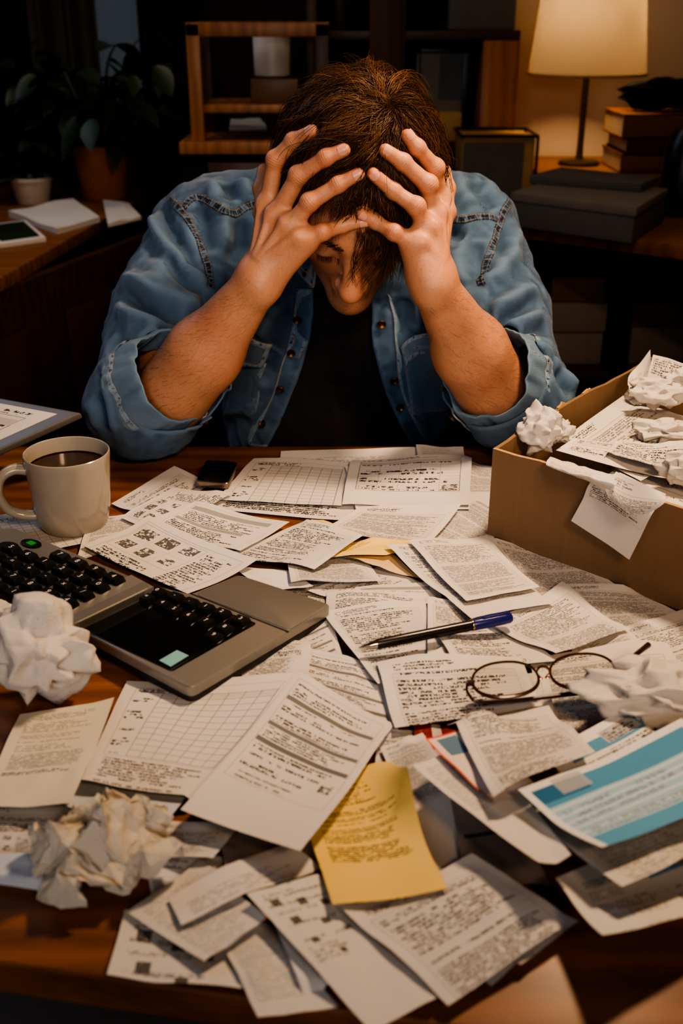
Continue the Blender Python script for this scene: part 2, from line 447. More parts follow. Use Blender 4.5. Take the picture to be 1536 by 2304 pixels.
# ================================================================== THE ROOM BEHIND
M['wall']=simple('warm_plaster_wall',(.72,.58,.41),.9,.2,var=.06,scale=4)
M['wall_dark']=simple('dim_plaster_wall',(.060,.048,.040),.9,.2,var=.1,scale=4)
M["floor"]=mat_wood("floor_boards",(.04,.018,.008),(.09,.04,.016),.5)
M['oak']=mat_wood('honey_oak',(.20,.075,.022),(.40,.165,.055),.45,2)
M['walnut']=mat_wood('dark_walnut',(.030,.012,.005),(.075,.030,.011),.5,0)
M['redwood']=mat_wood('orange_brown_panel',(.26,.075,.012),(.42,.135,.025),.5,2)
M['darkback']=simple('dark_shelf_back',(.012,.010,.009),.9,.2)
M['greybox']=simple('grey_archive_box',(.105,.095,.088),.8,.25,var=.1)
M['paperstack']=simple('stacked_paper',(.62,.58,.54),.85,.2,var=.05)
M['whiteware']=simple('white_ceramic',(.55,.51,.47),.4,.4)
M['terracotta']=simple('terracotta',(.36,.125,.025),.75,.3,var=.15)
M['black_metal']=simple('black_metal',(.012,.012,.013),.35,.5)
M['brass']=simple('aged_brass',(.13,.085,.045),.4,.5,metal=.8,var=.1)
def bxo(name,lo,hi,mat,parent=None,bev=.002,**t):
    c=[(lo[0]+hi[0])/2,(lo[1]+hi[1])/2,lo[2]]
    o=MB().box([lo[i]-c[i] for i in range(3)],[hi[i]-c[i] for i in range(3)]).build(name,mat,None,bevel=bev,loc=c)
    if parent: 
        o.parent=parent; o.location=tuple(c[i]-parent.location[i] for i in range(3))
    if t: tag(o,**t)
    return o
def struct(o): o['kind']='structure'; return o
XL,XR,YF,YB,ZC=-2.0,2.3,-.9,3.55,2.7
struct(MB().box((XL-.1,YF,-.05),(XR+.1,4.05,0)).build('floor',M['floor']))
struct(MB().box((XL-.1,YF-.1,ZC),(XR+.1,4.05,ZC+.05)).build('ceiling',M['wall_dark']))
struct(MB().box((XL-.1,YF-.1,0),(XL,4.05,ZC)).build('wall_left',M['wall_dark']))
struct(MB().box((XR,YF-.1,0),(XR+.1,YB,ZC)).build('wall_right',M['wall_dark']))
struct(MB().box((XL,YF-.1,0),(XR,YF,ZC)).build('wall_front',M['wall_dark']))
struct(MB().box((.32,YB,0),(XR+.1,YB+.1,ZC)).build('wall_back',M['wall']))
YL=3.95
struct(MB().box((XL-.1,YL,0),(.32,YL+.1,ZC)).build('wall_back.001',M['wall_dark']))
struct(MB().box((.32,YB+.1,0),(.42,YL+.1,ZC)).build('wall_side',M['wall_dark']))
struct(MB().box((.55,YB-.012,0),(XR,YB,.09)).build('baseboard_back',M['walnut'],bevel=.002))
def X(px,y,py=300): return at_y(px,py,y)[0]
def Zh(py,y): return at_y(768,py,y)[2]
# ---- window with a dim blue pane, and curtains, far left
def window():
    y=3.89; x0,x1=X(243,y),X(335,y); z0,z1=Zh(192,y),2.45
    m=NT('night_window_glass',.08); m.set(Base_Color=(.03,.035,.04)); m.b.inputs['Emission Color'].default_value=(.36,.42,.50,1); n=m.noise(m.coord(),2,2); m.put(m.add(.07,m.mul(n,.09)),m.b.inputs['Emission Strength'])
    o=struct(MB().box((x0-.6,y+.03,z0),(x1,y+.045,z1)).build('window_1',m.m)); 
    f=MB(); f.box((x0-.62,y,z0-.03),(x1+.02,y+.05,z0)); f.box((x1,y,z0-.03),(x1+.035,y+.05,z1)); f.build('window_frame',M['darkback'],o)
window()
def curtain(px0,px1,y,lab,col,seed):
    m=simple('curtain_cloth',col,.95,.15,var=.15,scale=20)
    x0,x1=X(px0,y),X(px1,y); nu=90; V=[];Fc=[]; zs=[.05,.6,1.2,1.8,2.45]
    for z in zs:
        for i in range(nu+1):
            u=i/nu; V.append((x0+(x1-x0)*u,y+.035*math.sin(u*2*PI*((x1-x0)/.11)+seed+.4*math.sin(u*9+z))+.01*math.sin(u*31+seed),z))
    for a in range(len(zs)-1):
        for i in range(nu): Fc.append((a*(nu+1)+i,a*(nu+1)+i+1,(a+1)*(nu+1)+i+1,(a+1)*(nu+1)+i))
    o=mesh_obj('curtain',V,Fc,m,None,True); md=o.modifiers.new('t','SOLIDIFY'); md.thickness=.003
    return tag(o,lab,'curtain')
curtain(-60,92,3.76,'dark curtain at the far left edge of the window',(.018,.017,.018),0)
curtain(80,232,3.68,'brownish grey pleated curtain left of the pale window pane',(.085,.072,.066),2)
curtain(333,420,3.76,'charcoal curtain right of the pale window pane',(.030,.030,.033),4)
# ---- side desk on the left with plants and papers
def side_desk():
    P=[at_z(322,522,DESK)[:2],at_z(0,642,DESK)[:2]]; d=nrm(P[1]-P[0]); a=P[0]; b=P[1]+d*.12
    far=np.array((-.575,3.60))
    poly=[tuple(far),tuple(far+np.array((-1.1,0))),(XL+.02,b[1]),tuple(b)]
    poly[1]=(XL+.02,far[1])
    g=empty('side_desk',(-1.1,2.6,0),0,'brown wooden side desk on the left carrying plants and loose papers','desk')
    L=[(x+1.1,y-2.6) for x,y in poly]
    MB().prism(L[::-1],DESK-.03,DESK).build('desk_top',M['sidewood'],g,bevel=.004)
    e=np.array((-d[1],d[0])); e=e if e[0]<0 else -e
    q=[a+e*.05-d*.30,a+e*.08-d*.30,b+e*.08-d*.03,b+e*.05-d*.03]
    MB().prism([(p[0]+1.1,p[1]-2.6) for p in q],.02,DESK-.03).build('side_panel',M['walnut'],g,bevel=.002)
    for t in (.18,.55): 
        c=b-d*t+e*.047; w=d*.13
        MB().prism([(p[0]+1.1,p[1]-2.6) for p in (c-w,c+w,c+w-e*.008,c-w-e*.008)],.35,.62).build('drawer',M['walnut2'],g,bevel=.002)
M['sidewood']=mat_wood('side_desk_wood',(.15,.055,.018),(.30,.12,.04),.45)
M['walnut2']=mat_wood('side_desk_drawer',(.045,.019,.009),(.085,.035,.014),.5,2)
side_desk()
def leafmat(name,a,b):
    m=NT(name,.42,.4); n=m.noise(m.coord(),11,3); m.set(Base_Color=m.mix(n,a,b)); return m.m
M['leaf']=leafmat('dark_leaf',(.010,.020,.008),(.035,.060,.020))
M['leaf2']=leafmat('grey_green_leaf',(.05,.06,.05),(.12,.135,.11))
def plant(name,lab,base,pot_r,pot_h,potmat,h,spread,n,seed,mat,lw=.030):
    rs=np.random.RandomState(seed); g=empty(name,tuple(base),0,lab,'plant')
    MB().lathe([(.002,.003),(pot_r*.72,.0),(pot_r*.78,.006),(pot_r*.96,pot_h*.86),(pot_r*1.04,pot_h*.87),(pot_r*1.05,pot_h),(pot_r*.94,pot_h),(pot_r*.9,pot_h*.88),(.002,pot_h*.86)],36,cap0=True).build('pot',potmat,g,smooth=True)
    mb=MB(); stems=MB()
    for i in range(n):
        a=rs.uniform(0,2*PI); el=rs.uniform(.1,1.0); r=spread*rs.uniform(.3,1.0); top=np.array((math.cos(a)*r,math.sin(a)*r,pot_h+h*el*rs.uniform(.5,1)))
        st=np.array((math.cos(a)*.02,math.sin(a)*.02,pot_h*.9)); md=(st+top)/2+np.array((0,0,h*.22))
        P=catmull([st,md,top],5); stems.tube(P,[.003-.0018*k/(len(P)-1) for k in range(len(P))],5)
        for k in range(3):
            p=P[int(len(P)*(.45+.27*k))-1] if k<2 else P[-1]
            d=nrm(np.array((math.cos(a+rs.normal(0,.8)),math.sin(a+rs.normal(0,.8)),rs.uniform(-.7,.5) if h>.2 else rs.uniform(-.1,.7)))); L=rs.uniform(.07,.13)*(1 if h>.2 else .7); s=nrm(np.cross(d,(0,0,1.)+rs.normal(0,.3,3))); up=np.cross(s,d)
            vs=[];m=7
            for q in range(m+1):
                t=q/m; w=lw*math.sin(PI*min(1,t*.94+.05))**.8; c=p+d*L*t-np.array((0,0,1))*L*.35*t*t
                vs+= [c-s*w+up*w*.25,c,c+s*w+up*w*.25]
            fs=[]
            for q in range(m): 
                for e in (0,1): fs.append((q*3+e,q*3+e+1,(q+1)*3+e+1,(q+1)*3+e))
            mb.add(vs,fs)
    stems.build('stems',mat,g,smooth=True); f=mb.build('foliage',mat,g,smooth=True); f['kind']='stuff'; return g
def on(px,py,z=DESK): return at_z(px,py,z)
p=at_z(212,438,DESK); plant('potted_plant','leafy dark green plant in an orange terracotta pot on the side desk',(p[0]+.045,p[1]-.07,DESK),.085,.155,M['terracotta'],.34,.27,44,3,M['leaf'])
p=at_z(120,455,DESK); plant('potted_plant','low plant in a small pale pot in front of the terracotta pot',(p[0]-.055,p[1]-.012,DESK),.062,.075,M['whiteware'],.13,.075,16,8,M['leaf'],.022)
p=at_z(20,440,DESK); plant('potted_plant','dark bushy plant at the far left edge of the side desk',(p[0]-.26,p[1]+.05,DESK),.09,.14,M['black_metal'],.42,.24,40,12,M['leaf'],.03)
def flat(name,lab,cat,quad,z,mat,th=.012,wave=.002,seed=0):
    W=[at_z(*q,z) for q in quad]; n=10; V=[];Fc=[]
    for lay in (0,1):
        for i in range(n+1):
            for j in range(n+1):
                u,v=i/n,j/n; p=(1-u)*(1-v)*W[0]+u*(1-v)*W[1]+u*v*W[2]+(1-u)*v*W[3]; p=p+np.array((0,0,(th*lay)+lay*wave*(1+vnoise(np.array([[u*3+seed,v*3,seed]]))[0]))); V.append(p)
    k=n+1;b=k*k
    for i in range(n):
        for j in range(n):
            f=(i*k+j,(i+1)*k+j,(i+1)*k+j+1,i*k+j+1); Fc+=[f[::-1],tuple(x+b for x in f)]
    for i in range(n): Fc+=[(i*k,(i+1)*k,(i+1)*k+b,i*k+b)[::-1],(i*k+n,(i+1)*k+n,(i+1)*k+n+b,i*k+n+b),(i,i+1,i+1+b,i+b),(n*k+i,n*k+i+1,n*k+i+1+b,n*k+i+b)[::-1]]
    c=np.mean(W,axis=0); V=[v-c for v in V]; o=mesh_obj(name,V,Fc,mat,None,False); o.location=tuple(c); return tag(o,lab,cat)
flat('paper_stack','pale loose sheets on the side desk, left of the pair','paper',[(20,488),(165,456),(225,500),(130,528)],DESK+.001,M['paperstack'],.012,.003,1)
flat('paper_stack','pale loose sheets on the side desk, reaching towards his shoulder','paper',[(232,458),(290,462),(318,494),(243,512)],DESK+.001,M['paperstack'],.006,.003,2)
def tray():
    q=[at_z(*p,DESK+.001) for p in ((-60,520),(60,505),(105,545),(0,560))]; c=np.mean(q,axis=0); g=empty('picture_frame',tuple(c),0,'frame lying flat on the side desk with a dark green picture','picture frame')
    L=[tuple((p-c)[:2]) for p in q]; MB().prism(L,0,.012).build('frame',M['paperstack'],g,bevel=.002); MB().prism([(x*.82,y*.82) for x,y in L],.012,.0135).build('picture',M['leaf'],g)
tray()
# ---- open oak shelf behind his right shoulder
def oak_shelf():
    y0,y1=2.86,3.12; x0=X(424,y0,200); x1=X(740,y0,200); zt=Zh(52,y0); zb=Zh(318,y0); t=.034
    g=empty('oak_shelf',((x0+x1)/2,(y0+y1)/2,0),0,'honey coloured open wooden shelf frame behind his shoulder on the left','shelf'); o=(x0+x1)/2,(y0+y1)/2
    def b(name,lo,hi): return MB().box((lo[0]-o[0],lo[1]-o[1],lo[2]),(hi[0]-o[0],hi[1]-o[1],hi[2])).build(name,M['oak'],g,bevel=.003)
    b('upright',(x0,y0,zb),(x0+t,y0+t,zt)); MB().box((x1-t-o[0],y0-o[1],zb),(x1-o[0],y0+t-o[1],zt)).build('upright',M['walnut'],g,bevel=.003); [MB().box((xx-o[0],y1-t-o[1],zb),(xx+t-o[0],y1-o[1],zt)).build('upright',M['walnut'],g,bevel=.003) for xx in (x0,x1-t)]  # right and back posts coloured dark in place of shade, so they recede
    b('top_rail',(x0,y0,zt-t*.9),(x1,y0+t,zt+.002)); b('top_rail',(x0,y1-t,zt-t*.9),(x1,y1,zt+.002))
    zs=Zh(255,y0); b('shelf_board',(x0+t,y0+.005,zs),(x1-t,y1-.005,zs+.02)); b('shelf_board',(x0-.03,y0-.02,zb-.03),(x1+.1,y1+.02,zb))
    cb=empty('dark_cabinet',(o[0]+.03,o[1],0),0,'dark closed cabinet under the oak shelf behind his shoulder','cabinet'); MB().box((x0-o[0]-.06,y0-o[1]-.01,.0),(x1-o[0]+.06,y1-o[1]+.01,zb-.0315)).build('body',M['darkback'],cb,bevel=.003)
    for sx in (-1,1): MB().box((sx*.085-.08,y0-o[1]-.018,.08),(sx*.085+.08,y0-o[1]-.0101,zb-.05)).build('door',M['walnut'],cb,bevel=.002)
    xa,xb=X(565,2.92,230),X(672,2.92,230)
    bxo('wooden_box',(xa,2.90,zs+.0205),(xb,3.06,zs+.02+(Zh(192,2.9)-Zh(248,2.9))),M['oakbox'],bev=.004,label='brown wooden box on the upper board of the oak shelf',cat='box')
    zt2=zs+.021+(Zh(192,2.9)-Zh(248,2.9)); xc=X(612,2.97,150)
    cup=empty('ceramic_jar',(xc,2.97,zt2),0,'pale straight sided jar on the wooden box','jar')
    MB().lathe([(.002,.0),(.040,0),(.046,.004),(.0485,.10),(.047,.104),(.044,.10),(.042,.01),(.002,.008)],40,cap0=True).build('body',M['whiteware'],cup,smooth=True)
    MB().lathe([(.002,.104),(.043,.1035),(.045,.101),(.045,.097),(.002,.096)],36).build('lid',M['whiteware'],cup,smooth=True)
    flat('paper_stack','faint papers on the lower board of the oak shelf','paper',[(520,278),(585,276),(600,292),(515,294)],zb+.001,M['paperstack'],.01,.002,4)
M['oakbox']=mat_wood('box_wood',(.07,.03,.012),(.13,.055,.02),.5)
oak_shelf()
# ---- dark bookcase on the back wall with an orange side panel
def bookcase():
    y0,y1=3.18,3.54; x0=X(690,y0,200); x1=X(1163,y0,200); xp=X(1082,y0,200); t=.03; zt=2.3
    g=empty('bookcase',((x0+x1)/2,(y0+y1)/2,0),0,'tall dark bookcase with an orange brown side post, behind his head','bookcase'); o=(x0+x1)/2,(y0+y1)/2
    def b(name,lo,hi,m): return MB().box((lo[0]-o[0],lo[1]-o[1],lo[2]),(hi[0]-o[0],hi[1]-o[1],hi[2])).build(name,m,g,bevel=.002)
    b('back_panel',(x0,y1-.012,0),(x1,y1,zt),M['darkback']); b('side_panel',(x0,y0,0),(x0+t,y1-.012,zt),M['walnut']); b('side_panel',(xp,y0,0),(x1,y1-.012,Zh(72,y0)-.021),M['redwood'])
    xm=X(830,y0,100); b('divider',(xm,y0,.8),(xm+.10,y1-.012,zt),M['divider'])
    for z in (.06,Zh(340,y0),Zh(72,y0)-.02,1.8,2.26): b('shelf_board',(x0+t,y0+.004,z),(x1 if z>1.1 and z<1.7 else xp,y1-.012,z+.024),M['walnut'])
    zs=Zh(340,y0)+.0252
    # framed picture
    xa,xb=X(937,3.3,200),X(1060,3.3,200); f=empty('picture_frame',((xa+xb)/2,3.34,zs),0,'framed picture with a pale mat leaning in the dark bookcase','picture frame'); w=xb-xa; h=Zh(84,3.3)-Zh(290,3.3)+.05; h=min(h,Zh(84,3.3)-zs)-.03
    fm=MB()
    for lo,hi in (((-w/2,0,0),(-w/2+.012,.02,h)),((w/2-.022,0,0),(w/2,.02,h)),((-w/2,0,0),(w/2,.02,.012)),((-w/2,0,h-.012),(w/2,.02,h))): fm.box(lo,hi)
    fm.build('frame',M['black_metal'],f,bevel=.001); bx_=MB().box((-w/2+.01,.012,.01),(w/2-.01,.016,h-.01)).build('mat_board',M['matboard'],f); MB().box((-.01,.009,.10),(w/2-.022,.0118,h-.012)).build('picture',M['greypic'],f)
    xa,xb=X(1003,3.3,30),X(1148,3.3,30); zz=Zh(72,y0)+.0052
    bxo('grey_box',(xa,3.2,zz),(xb,3.42,zz+.20),M['greyboxd'],label='dim grey box on the upper board of the dark bookcase',cat='box',bev=.004)
    xa,xb=X(975,3.24,290),X(1033,3.24,290)
    bxo('small_carton',(xa,3.19,zs),(xb,3.28,Zh(252,3.22)),M['tan'],label='small tan carton beside his head in the bookcase',cat='box',bev=.002)
    bk=empty('brown_vase',(X(763,3.3,60),3.34,zz),0,'tall dim brown vase on the upper board behind his head','vase')
    MB().lathe([(.002,0),(.028,0),(.034,.02),(.042,.10),(.034,.18),(.022,.24),(.028,.27),(.026,.268),(.019,.24),(.002,.02)],32,cap0=True).build('body',M['vase'],bk,smooth=True)
M['divider']=mat_wood('bookcase_divider',(.05,.018,.006),(.10,.036,.011),.5,2)
M['matboard']=simple('pale_mat_board',(.40,.35,.30),.8); M['greypic']=simple('grey_blue_print',(.16,.165,.18),.5,var=.5,scale=8)
M['greyboxd']=simple('dim_grey_box',(.13,.115,.10),.8); M['tan']=simple('tan_carton',(.40,.24,.10),.8,.2); M['vase']=simple('brown_glaze',(.12,.06,.02),.4)
bookcase()
# ---- credenza with the lamp
def credenza():
    y0,y1=2.50,3.16; zt=.80; x0=X(1040,2.9,430); x1=2.0
    a=at_z(1168,506,zt); b=at_z(1536,552,zt); d=(b-a)/(b[0]-a[0])
    fl=lambda x: a[1]+d[1]*(x-a[0])
    g=empty('credenza',(1.2,3.0,0),0,'brown sideboard with open dark shelves under the table lamp','sideboard')
    xk=X(1163,3.18,200)+.012; poly=[(x0-.1,fl(x0-.1)),(x1,fl(x1)),(x1,3.545),(xk,3.545),(xk,y1),(x0-.1,y1)]
    MB().prism([(x-1.2,y-3.0) for x,y in poly],zt-.032,zt).build('top',M['sidewood'],g,bevel=.003)
    lo=y0+.10
    def b_(name,lo_,hi_,m): return MB().box((lo_[0]-1.2,lo_[1]-3.0,lo_[2]),(hi_[0]-1.2,hi_[1]-3.0,hi_[2])).build(name,m,g,bevel=.002)
    b_('back_panel',(x0,3.1,.05),(x1-.05,3.115,zt-.032),M['darkback'])
    xs=[x0-.05,X(1374,2.66,700),x1-.05]
    for x in xs: b_('upright',(x,lo-.01,0),(x+.034,3.1,zt-.032),M['darkback'])
    b_('shelf_board',(x0,lo,.405),(x1-.05,3.098,.43),M['walnut'])
    b_('shelf_board',(x0,lo,.04),(x1-.05,3.1,.07),M['walnut']); 
    # dim boxes on the shelf
    for i,(p0,p1,q0,q1,lb) in enumerate(((1222,1362,680,745,'grey file box, middle of the stack under the sideboard top'),(1232,1358,748,812,'grey file box, lowest of the stack under the sideboard'),(1232,1350,622,676,'brownish file box, topmost of the stack under the sideboard'),(1420,1545,735,830,'pale file box under the sideboard at the right edge'),(1416,1540,682,732,'brown lidded box upon the pale file box at the right edge'))):
        yb=lo+.06; xa,xb=X(p0,yb,750),X(p1,yb,750); z1,z0=Zh(q0,yb),Zh(q1,yb); 
        if 'lowest' in lb or 'pale' in lb: z0=.4305
        if i==0: z0=Zh(748,yb)
        if i==2: z0=Zh(680,yb)
        if i==4: z0=Zh(735,yb)
        bxo('file_box',(xa,yb,z0),(xb,yb+.25,z1-.002),M['filebox'] if i!=4 and i!=2 else M['fileboxb'],label=lb,cat='box',bev=.004)
    return g
M['filebox']=simple('grey_file_box',(.25,.20,.17),.85,.2); M['fileboxb']=simple('brown_file_box',(.16,.10,.065),.85,.2)
credenza()
ZT=.80
# riser board, lamp
def lamp():
    r=bxo('low_riser',(X(1205,3.1,380),2.98,ZT),(1.75,3.44,ZT+.055),M['sidewood'],bev=.004,label='low wooden riser on the sideboard carrying the lamp and the books',cat='riser')
    y=3.24; x=X(1303,y,350); z=ZT+.055
    g=empty('table_lamp',(x,y,z),0,'lit table lamp with a cream tapered shade and a slim dark stem','lamp')
    zs0=Zh(166,y)-z; r0=(X(1452,y,160)-X(1190,y,160))/2; zs1=zs0+.30; r1=r0*.80
    MB().lathe([(.002,.0),(.055,0),(.06,.004),(.058,.010),(.012,.016),(.002,.017)],40,cap0=True).build('base',M['brass'],g,smooth=True)
    MB().lathe([(.011,.014),(.0095,.03),(.0085,.05),(.0085,zs0+.10),(.011,zs0+.10),(.011,zs0+.13),(.002,zs0+.13)],20).build('stem',M['brass'],g,smooth=True)
    m=NT('lit_linen_shade',.9,.1); co=m.coord(); wv=m.noise(m.mapping(co,(120,120,300)),2,2); m.t.nodes.remove(m.b)
    di=m.n('ShaderNodeBsdfDiffuse'); tr=m.n('ShaderNodeBsdfTranslucent'); mx=m.n('ShaderNodeMixShader'); mx.inputs[0].default_value=.62
    col=m.mix(wv,(.24,.185,.12),(.31,.245,.165)); m.put(col,di.inputs[0]); m.put(col,tr.inputs[0])
    m.t.links.new(di.outputs[0],mx.inputs[1]); m.t.links.new(tr.outputs[0],mx.inputs[2]); m.t.links.new(mx.outputs[0],m.out.inputs[0])
    V=[];n=64
    sh=MB().lathe([(r0,zs0),(r1,zs1)],n).build('lamp_shade',m.m,g,smooth=True)
    for rr,zz in ((r0,zs0),(r1,zs1)): MB().tube([(rr*math.cos(t),rr*math.sin(t),zz) for t in np.linspace(0,2*PI,65)],.0035,6,cap=False).build('rim_band',M['shade_rim'],sh,smooth=True)
    mb=MB()
    for t in (0,2*PI/3,4*PI/3): mb.tube([(0,0,zs0+.12),(r1*.99*math.cos(t),r1*.99*math.sin(t),zs1-.01)],.0016,5)
    mb.build('shade_carrier',M['brass'],g,smooth=True)
    bm_=NT('warm_bulb',.3); bm_.set(Base_Color=(1,.9,.7)); bm_.b.inputs['Emission Color'].default_value=(1,.62,.28,1); bm_.b.inputs['Emission Strength'].default_value=6
    MB().lathe([(.002,zs0+.215),(.016,zs0+.21),(.028,zs0+.19),(.030,zs0+.175),(.024,zs0+.155),(.013,zs0+.14),(.012,zs0+.125)],24).build('bulb',bm_.m,g,smooth=True)
    light('table_lamp_light','POINT',(x,y,z+zs0+.175),LAMP_W,(1.0,.66,.36),.034)
M['shade_rim']=simple('shade_rim_tape',(.42,.27,.13),.8,.2)
LAMP_W=44.0
lamp()
# grey archive stack in front of the lamp
def archive():
    z=ZT; q=[at_z(*p,z+.078) for p in ((1152,432),(1430,466),(1502,424),(1255,396))]
    g=empty('archive_box',(*np.mean(q,axis=0)[:2],z),0,'flat grey archive box at the front of the sideboard','box'); c=np.array(g.location)
    L=[tuple((p-c)[:2]) for p in q]; MB().prism(L,.0005,.062).build('body',M['greybox'],g,bevel=.003); MB().prism([(x*1.015,y*1.03) for x,y in L],.058,.078).build('lid',M['greyboxl'],g,bevel=.003)
    zz=ZT+.079; q=[at_z(*p,zz) for p in ((1190,412),(1440,432),(1480,415),(1260,392))]
    c=np.mean(q,axis=0); o=MB().prism([tuple((p-c)[:2]) for p in q],0,.018).build('folder',M['greybox'],None,bevel=.002); o.location=tuple(c); tag(o,'grey folder lying on the flat archive box','folder')
M['greyboxl']=simple('grey_box_lid',(.17,.14,.115),.8,.25)
archive()
# wire framed carton left of the lamp
def carton():
    z=ZT; y=2.93; xa,xb=X(1040,y,380),X(1150,y,380); h=Zh(312,y)-z
    g=empty('carton',((xa+xb)/2+.03,y+.115,z),0,'tan topped carton with a dark front, between the bookcase and the lamp','box'); w=(xb-xa)/2
    MB().box((-w-.03,-.10,0),(w+.03,.10,h)).build('body',M['tan'],g,bevel=.002); MB().box((-w-.028,-.103,.004),(w+.002,-.1005,h-.012)).build('dark_front',M['greybox'],g)
    mb=MB()
    for p,q in (((-w-.034,.104,h+.005),(w+.036,.104,h+.005)),((w+.036,.104,h+.005),(w+.036,.104,0)),((w+.036,-.106,h+.005),(w+.036,.104,h+.005)),((w+.036,-.106,0),(w+.036,-.106,h+.005)),((-w-.034,-.106,h+.005),(w+.036,-.106,h+.005)),((-w-.034,-.106,h+.005),(-w-.034,.104,h+.005))): mb.tube([p,q],.004,6)
    mb.build('wire_frame',M['black_metal'],g,smooth=True)
    mb=MB(); mb.lathe([(.002,0),(.017,0),(.019,.005),(.019,.05),(.012,.065),(.002,.066)],20,cap0=True); o=mb.build('ink_bottle',M['black_metal'],None,smooth=True); o.location=(xb+.085,y-.03,z); tag(o,'little black bottle standing beside the tan topped carton','bottle')
carton()
# books at the right with dark crumpled cloth on top
def books():
    z=ZT+.056; y=3.06; x0=X(1378,y,300)
    hs=[(.05,.0,'redbrown thick book, lowest of the pile right of the lamp',M['bookb']),(.04,.012,'dark brown book, second of the pile right of the lamp',M['bookd']),(.062,-.004,'large orange brown book, topmost under the dark bundle',M['bookb'])]
    for h,dx,lb,mt in hs:
        g=empty('book',(x0+dx+.215,y+.10,z),0,lb,'book')
        MB().box((-.19,-.12,0),(.19,.12,.004)).box((-.19,-.12,h-.005),(.19,.12,h-.001)).box((-.19,-.12,0),(.19,-.116,h-.001)).build('cover',mt,g,bevel=.001); MB().box((-.186,-.115,.0041),(.186,.115,h-.0051)).build('pages',M['pages'],g); z+=h
    crumple('bundle','dark crumpled bundle lying on the pile of books',(x0+.16,y+.10,z),.085,(1.55,.8,.48),71,'cloth',4,M['bundle'])
    c=crumple('bundle','black bundle at the right edge behind the pile of books',(x0+.42,y+.12,z),.07,(1.2,.8,.75),77,'cloth',4,M['bundle'])
    o=MB().lathe([(.002,0),(.05,0),(.055,.01),(.05,.16),(.03,.2),(.002,.2)],24,cap0=True).build('black_canister',M['black_metal'],None,smooth=True); o.location=(X(1533,2.7,450),2.72,ZT); tag(o,'black canister cut by the right edge of the picture','canister')
M['bookb']=simple('red_brown_cover',(.17,.06,.022),.6,.3); M['bookd']=simple('dark_brown_cover',(.07,.028,.014),.6,.3); M['pages']=simple('aged_pages',(.42,.32,.19),.9); M['bundle']=simple('dark_cloth',(.016,.017,.019),.9,.2,var=.5,scale=20)
books()
# ================================================================== THE MAN
def z1(x,y): return (500+x/2.56,120+y/2.56)          # detail view of head and hands
def zh(x,y): return (200+x/2.954,350+y/2.954)        # detail view of one sleeve
def zi(x,y): return (800+x/2.954,350+y/2.954)        # detail view of the other sleeve
# head frame
HU=nrm((.035,-.70,.71)); _f=np.array((-.055,-.71,-.70)); HF=nrm(_f-HU*_f.dot(HU)); HX=nrm(np.cross(HU,HF)*-1.0)
if HX[0]<0: HX=-HX
HC=np.array((.0185,1.27,DESK+.324)); HR=np.array((HX,HF,HU))
SKC=HC-HF*.003+HU*.034; SKR=np.array((.077,.090,.086))
def hl(x,f,u): return HC+HX*x+HF*f+HU*u
def skull_hit(px,py,off):
    d=HR@ray(px,py)/(SKR+off); o=HR@(CAM-SKC)/(SKR+off); a=d@d; b=2*o@d; c=o@o-1
    D=b*b-4*a*c
    return None if D<0 else CAM+ray(px,py)*((-b-D**.5)/2/a)
HANDS={}
def finger(zs,ys):
    out=[at_y(*z1(*zs[0]),ys[0])]
    for q,y,off in zip(zs[1:],ys[1:],(.020,.0145,.0125)):      # the fingers rest on the hair
        h=skull_hit(*z1(*q),off); out.append(h if h is not None and (off<.016 or h[1]<y) else at_y(*z1(*q),y))
    return out
HANDS['A']=dict(side=-1,
  wrist=at_y(584,630,1.165), elbow=np.array((-.214,1.236,DESK+.068)),
  index=finger([(262,880),(308,615),(408,505),(520,450)],[1.203,1.200,1.186,1.176]),
  middle=finger([(312,935),(440,705),(598,602),(700,558)],[1.176,1.168,1.157,1.148]),
  ring=finger([(392,995),(505,858),(668,757),(782,697)],[1.160,1.152,1.139,1.136]),
  pinky=finger([(462,1068),(580,1032),(692,992),(815,967)],[1.152,1.150,1.145,1.143]),
  thumb=[at_y(604,560,1.20),at_y(594,478,1.232),at_y(590,425,1.25),at_y(594,385,1.262)])
HANDS['B']=dict(side=1,
  wrist=at_y(972,634,1.150), elbow=np.array((.191,1.255,DESK+.070)),
  index=finger([(1243,840),(1222,662),(1122,545),(1065,475)],[1.203,1.192,1.176,1.168]),
  middle=finger([(1216,930),(1183,757),(1040,628),(938,560)],[1.176,1.165,1.145,1.143]),
  ring=finger([(1180,1010),(1112,882),(983,792),(868,695)],[1.160,1.152,1.138,1.136]),
  pinky=finger([(1120,1095),(985,1032),(882,972),(805,925)],[1.150,1.147,1.144,1.143]),
  thumb=[at_y(985,560,1.20),at_y(1000,478,1.235),at_y(1003,425,1.255),at_y(998,385,1.265)])
FR=dict(index=(.0108,.0098,.0086,.0072),middle=(.0110,.0100,.0088,.0073),ring=(.0105,.0096,.0084,.0070),pinky=(.0098,.0086,.0075,.0063),thumb=(.013,.0115,.0105,.0085))
def hand_caps(h):
    caps=[]
    for n in FR:
        j=h[n]; r=FR[n]
        for i in range(3): caps.append((j[i],j[i+1],r[i],r[i+1]))
    for n in ('index','middle','ring','pinky'): caps.append((h['wrist'],h[n][0],.02,.0125))
    return caps
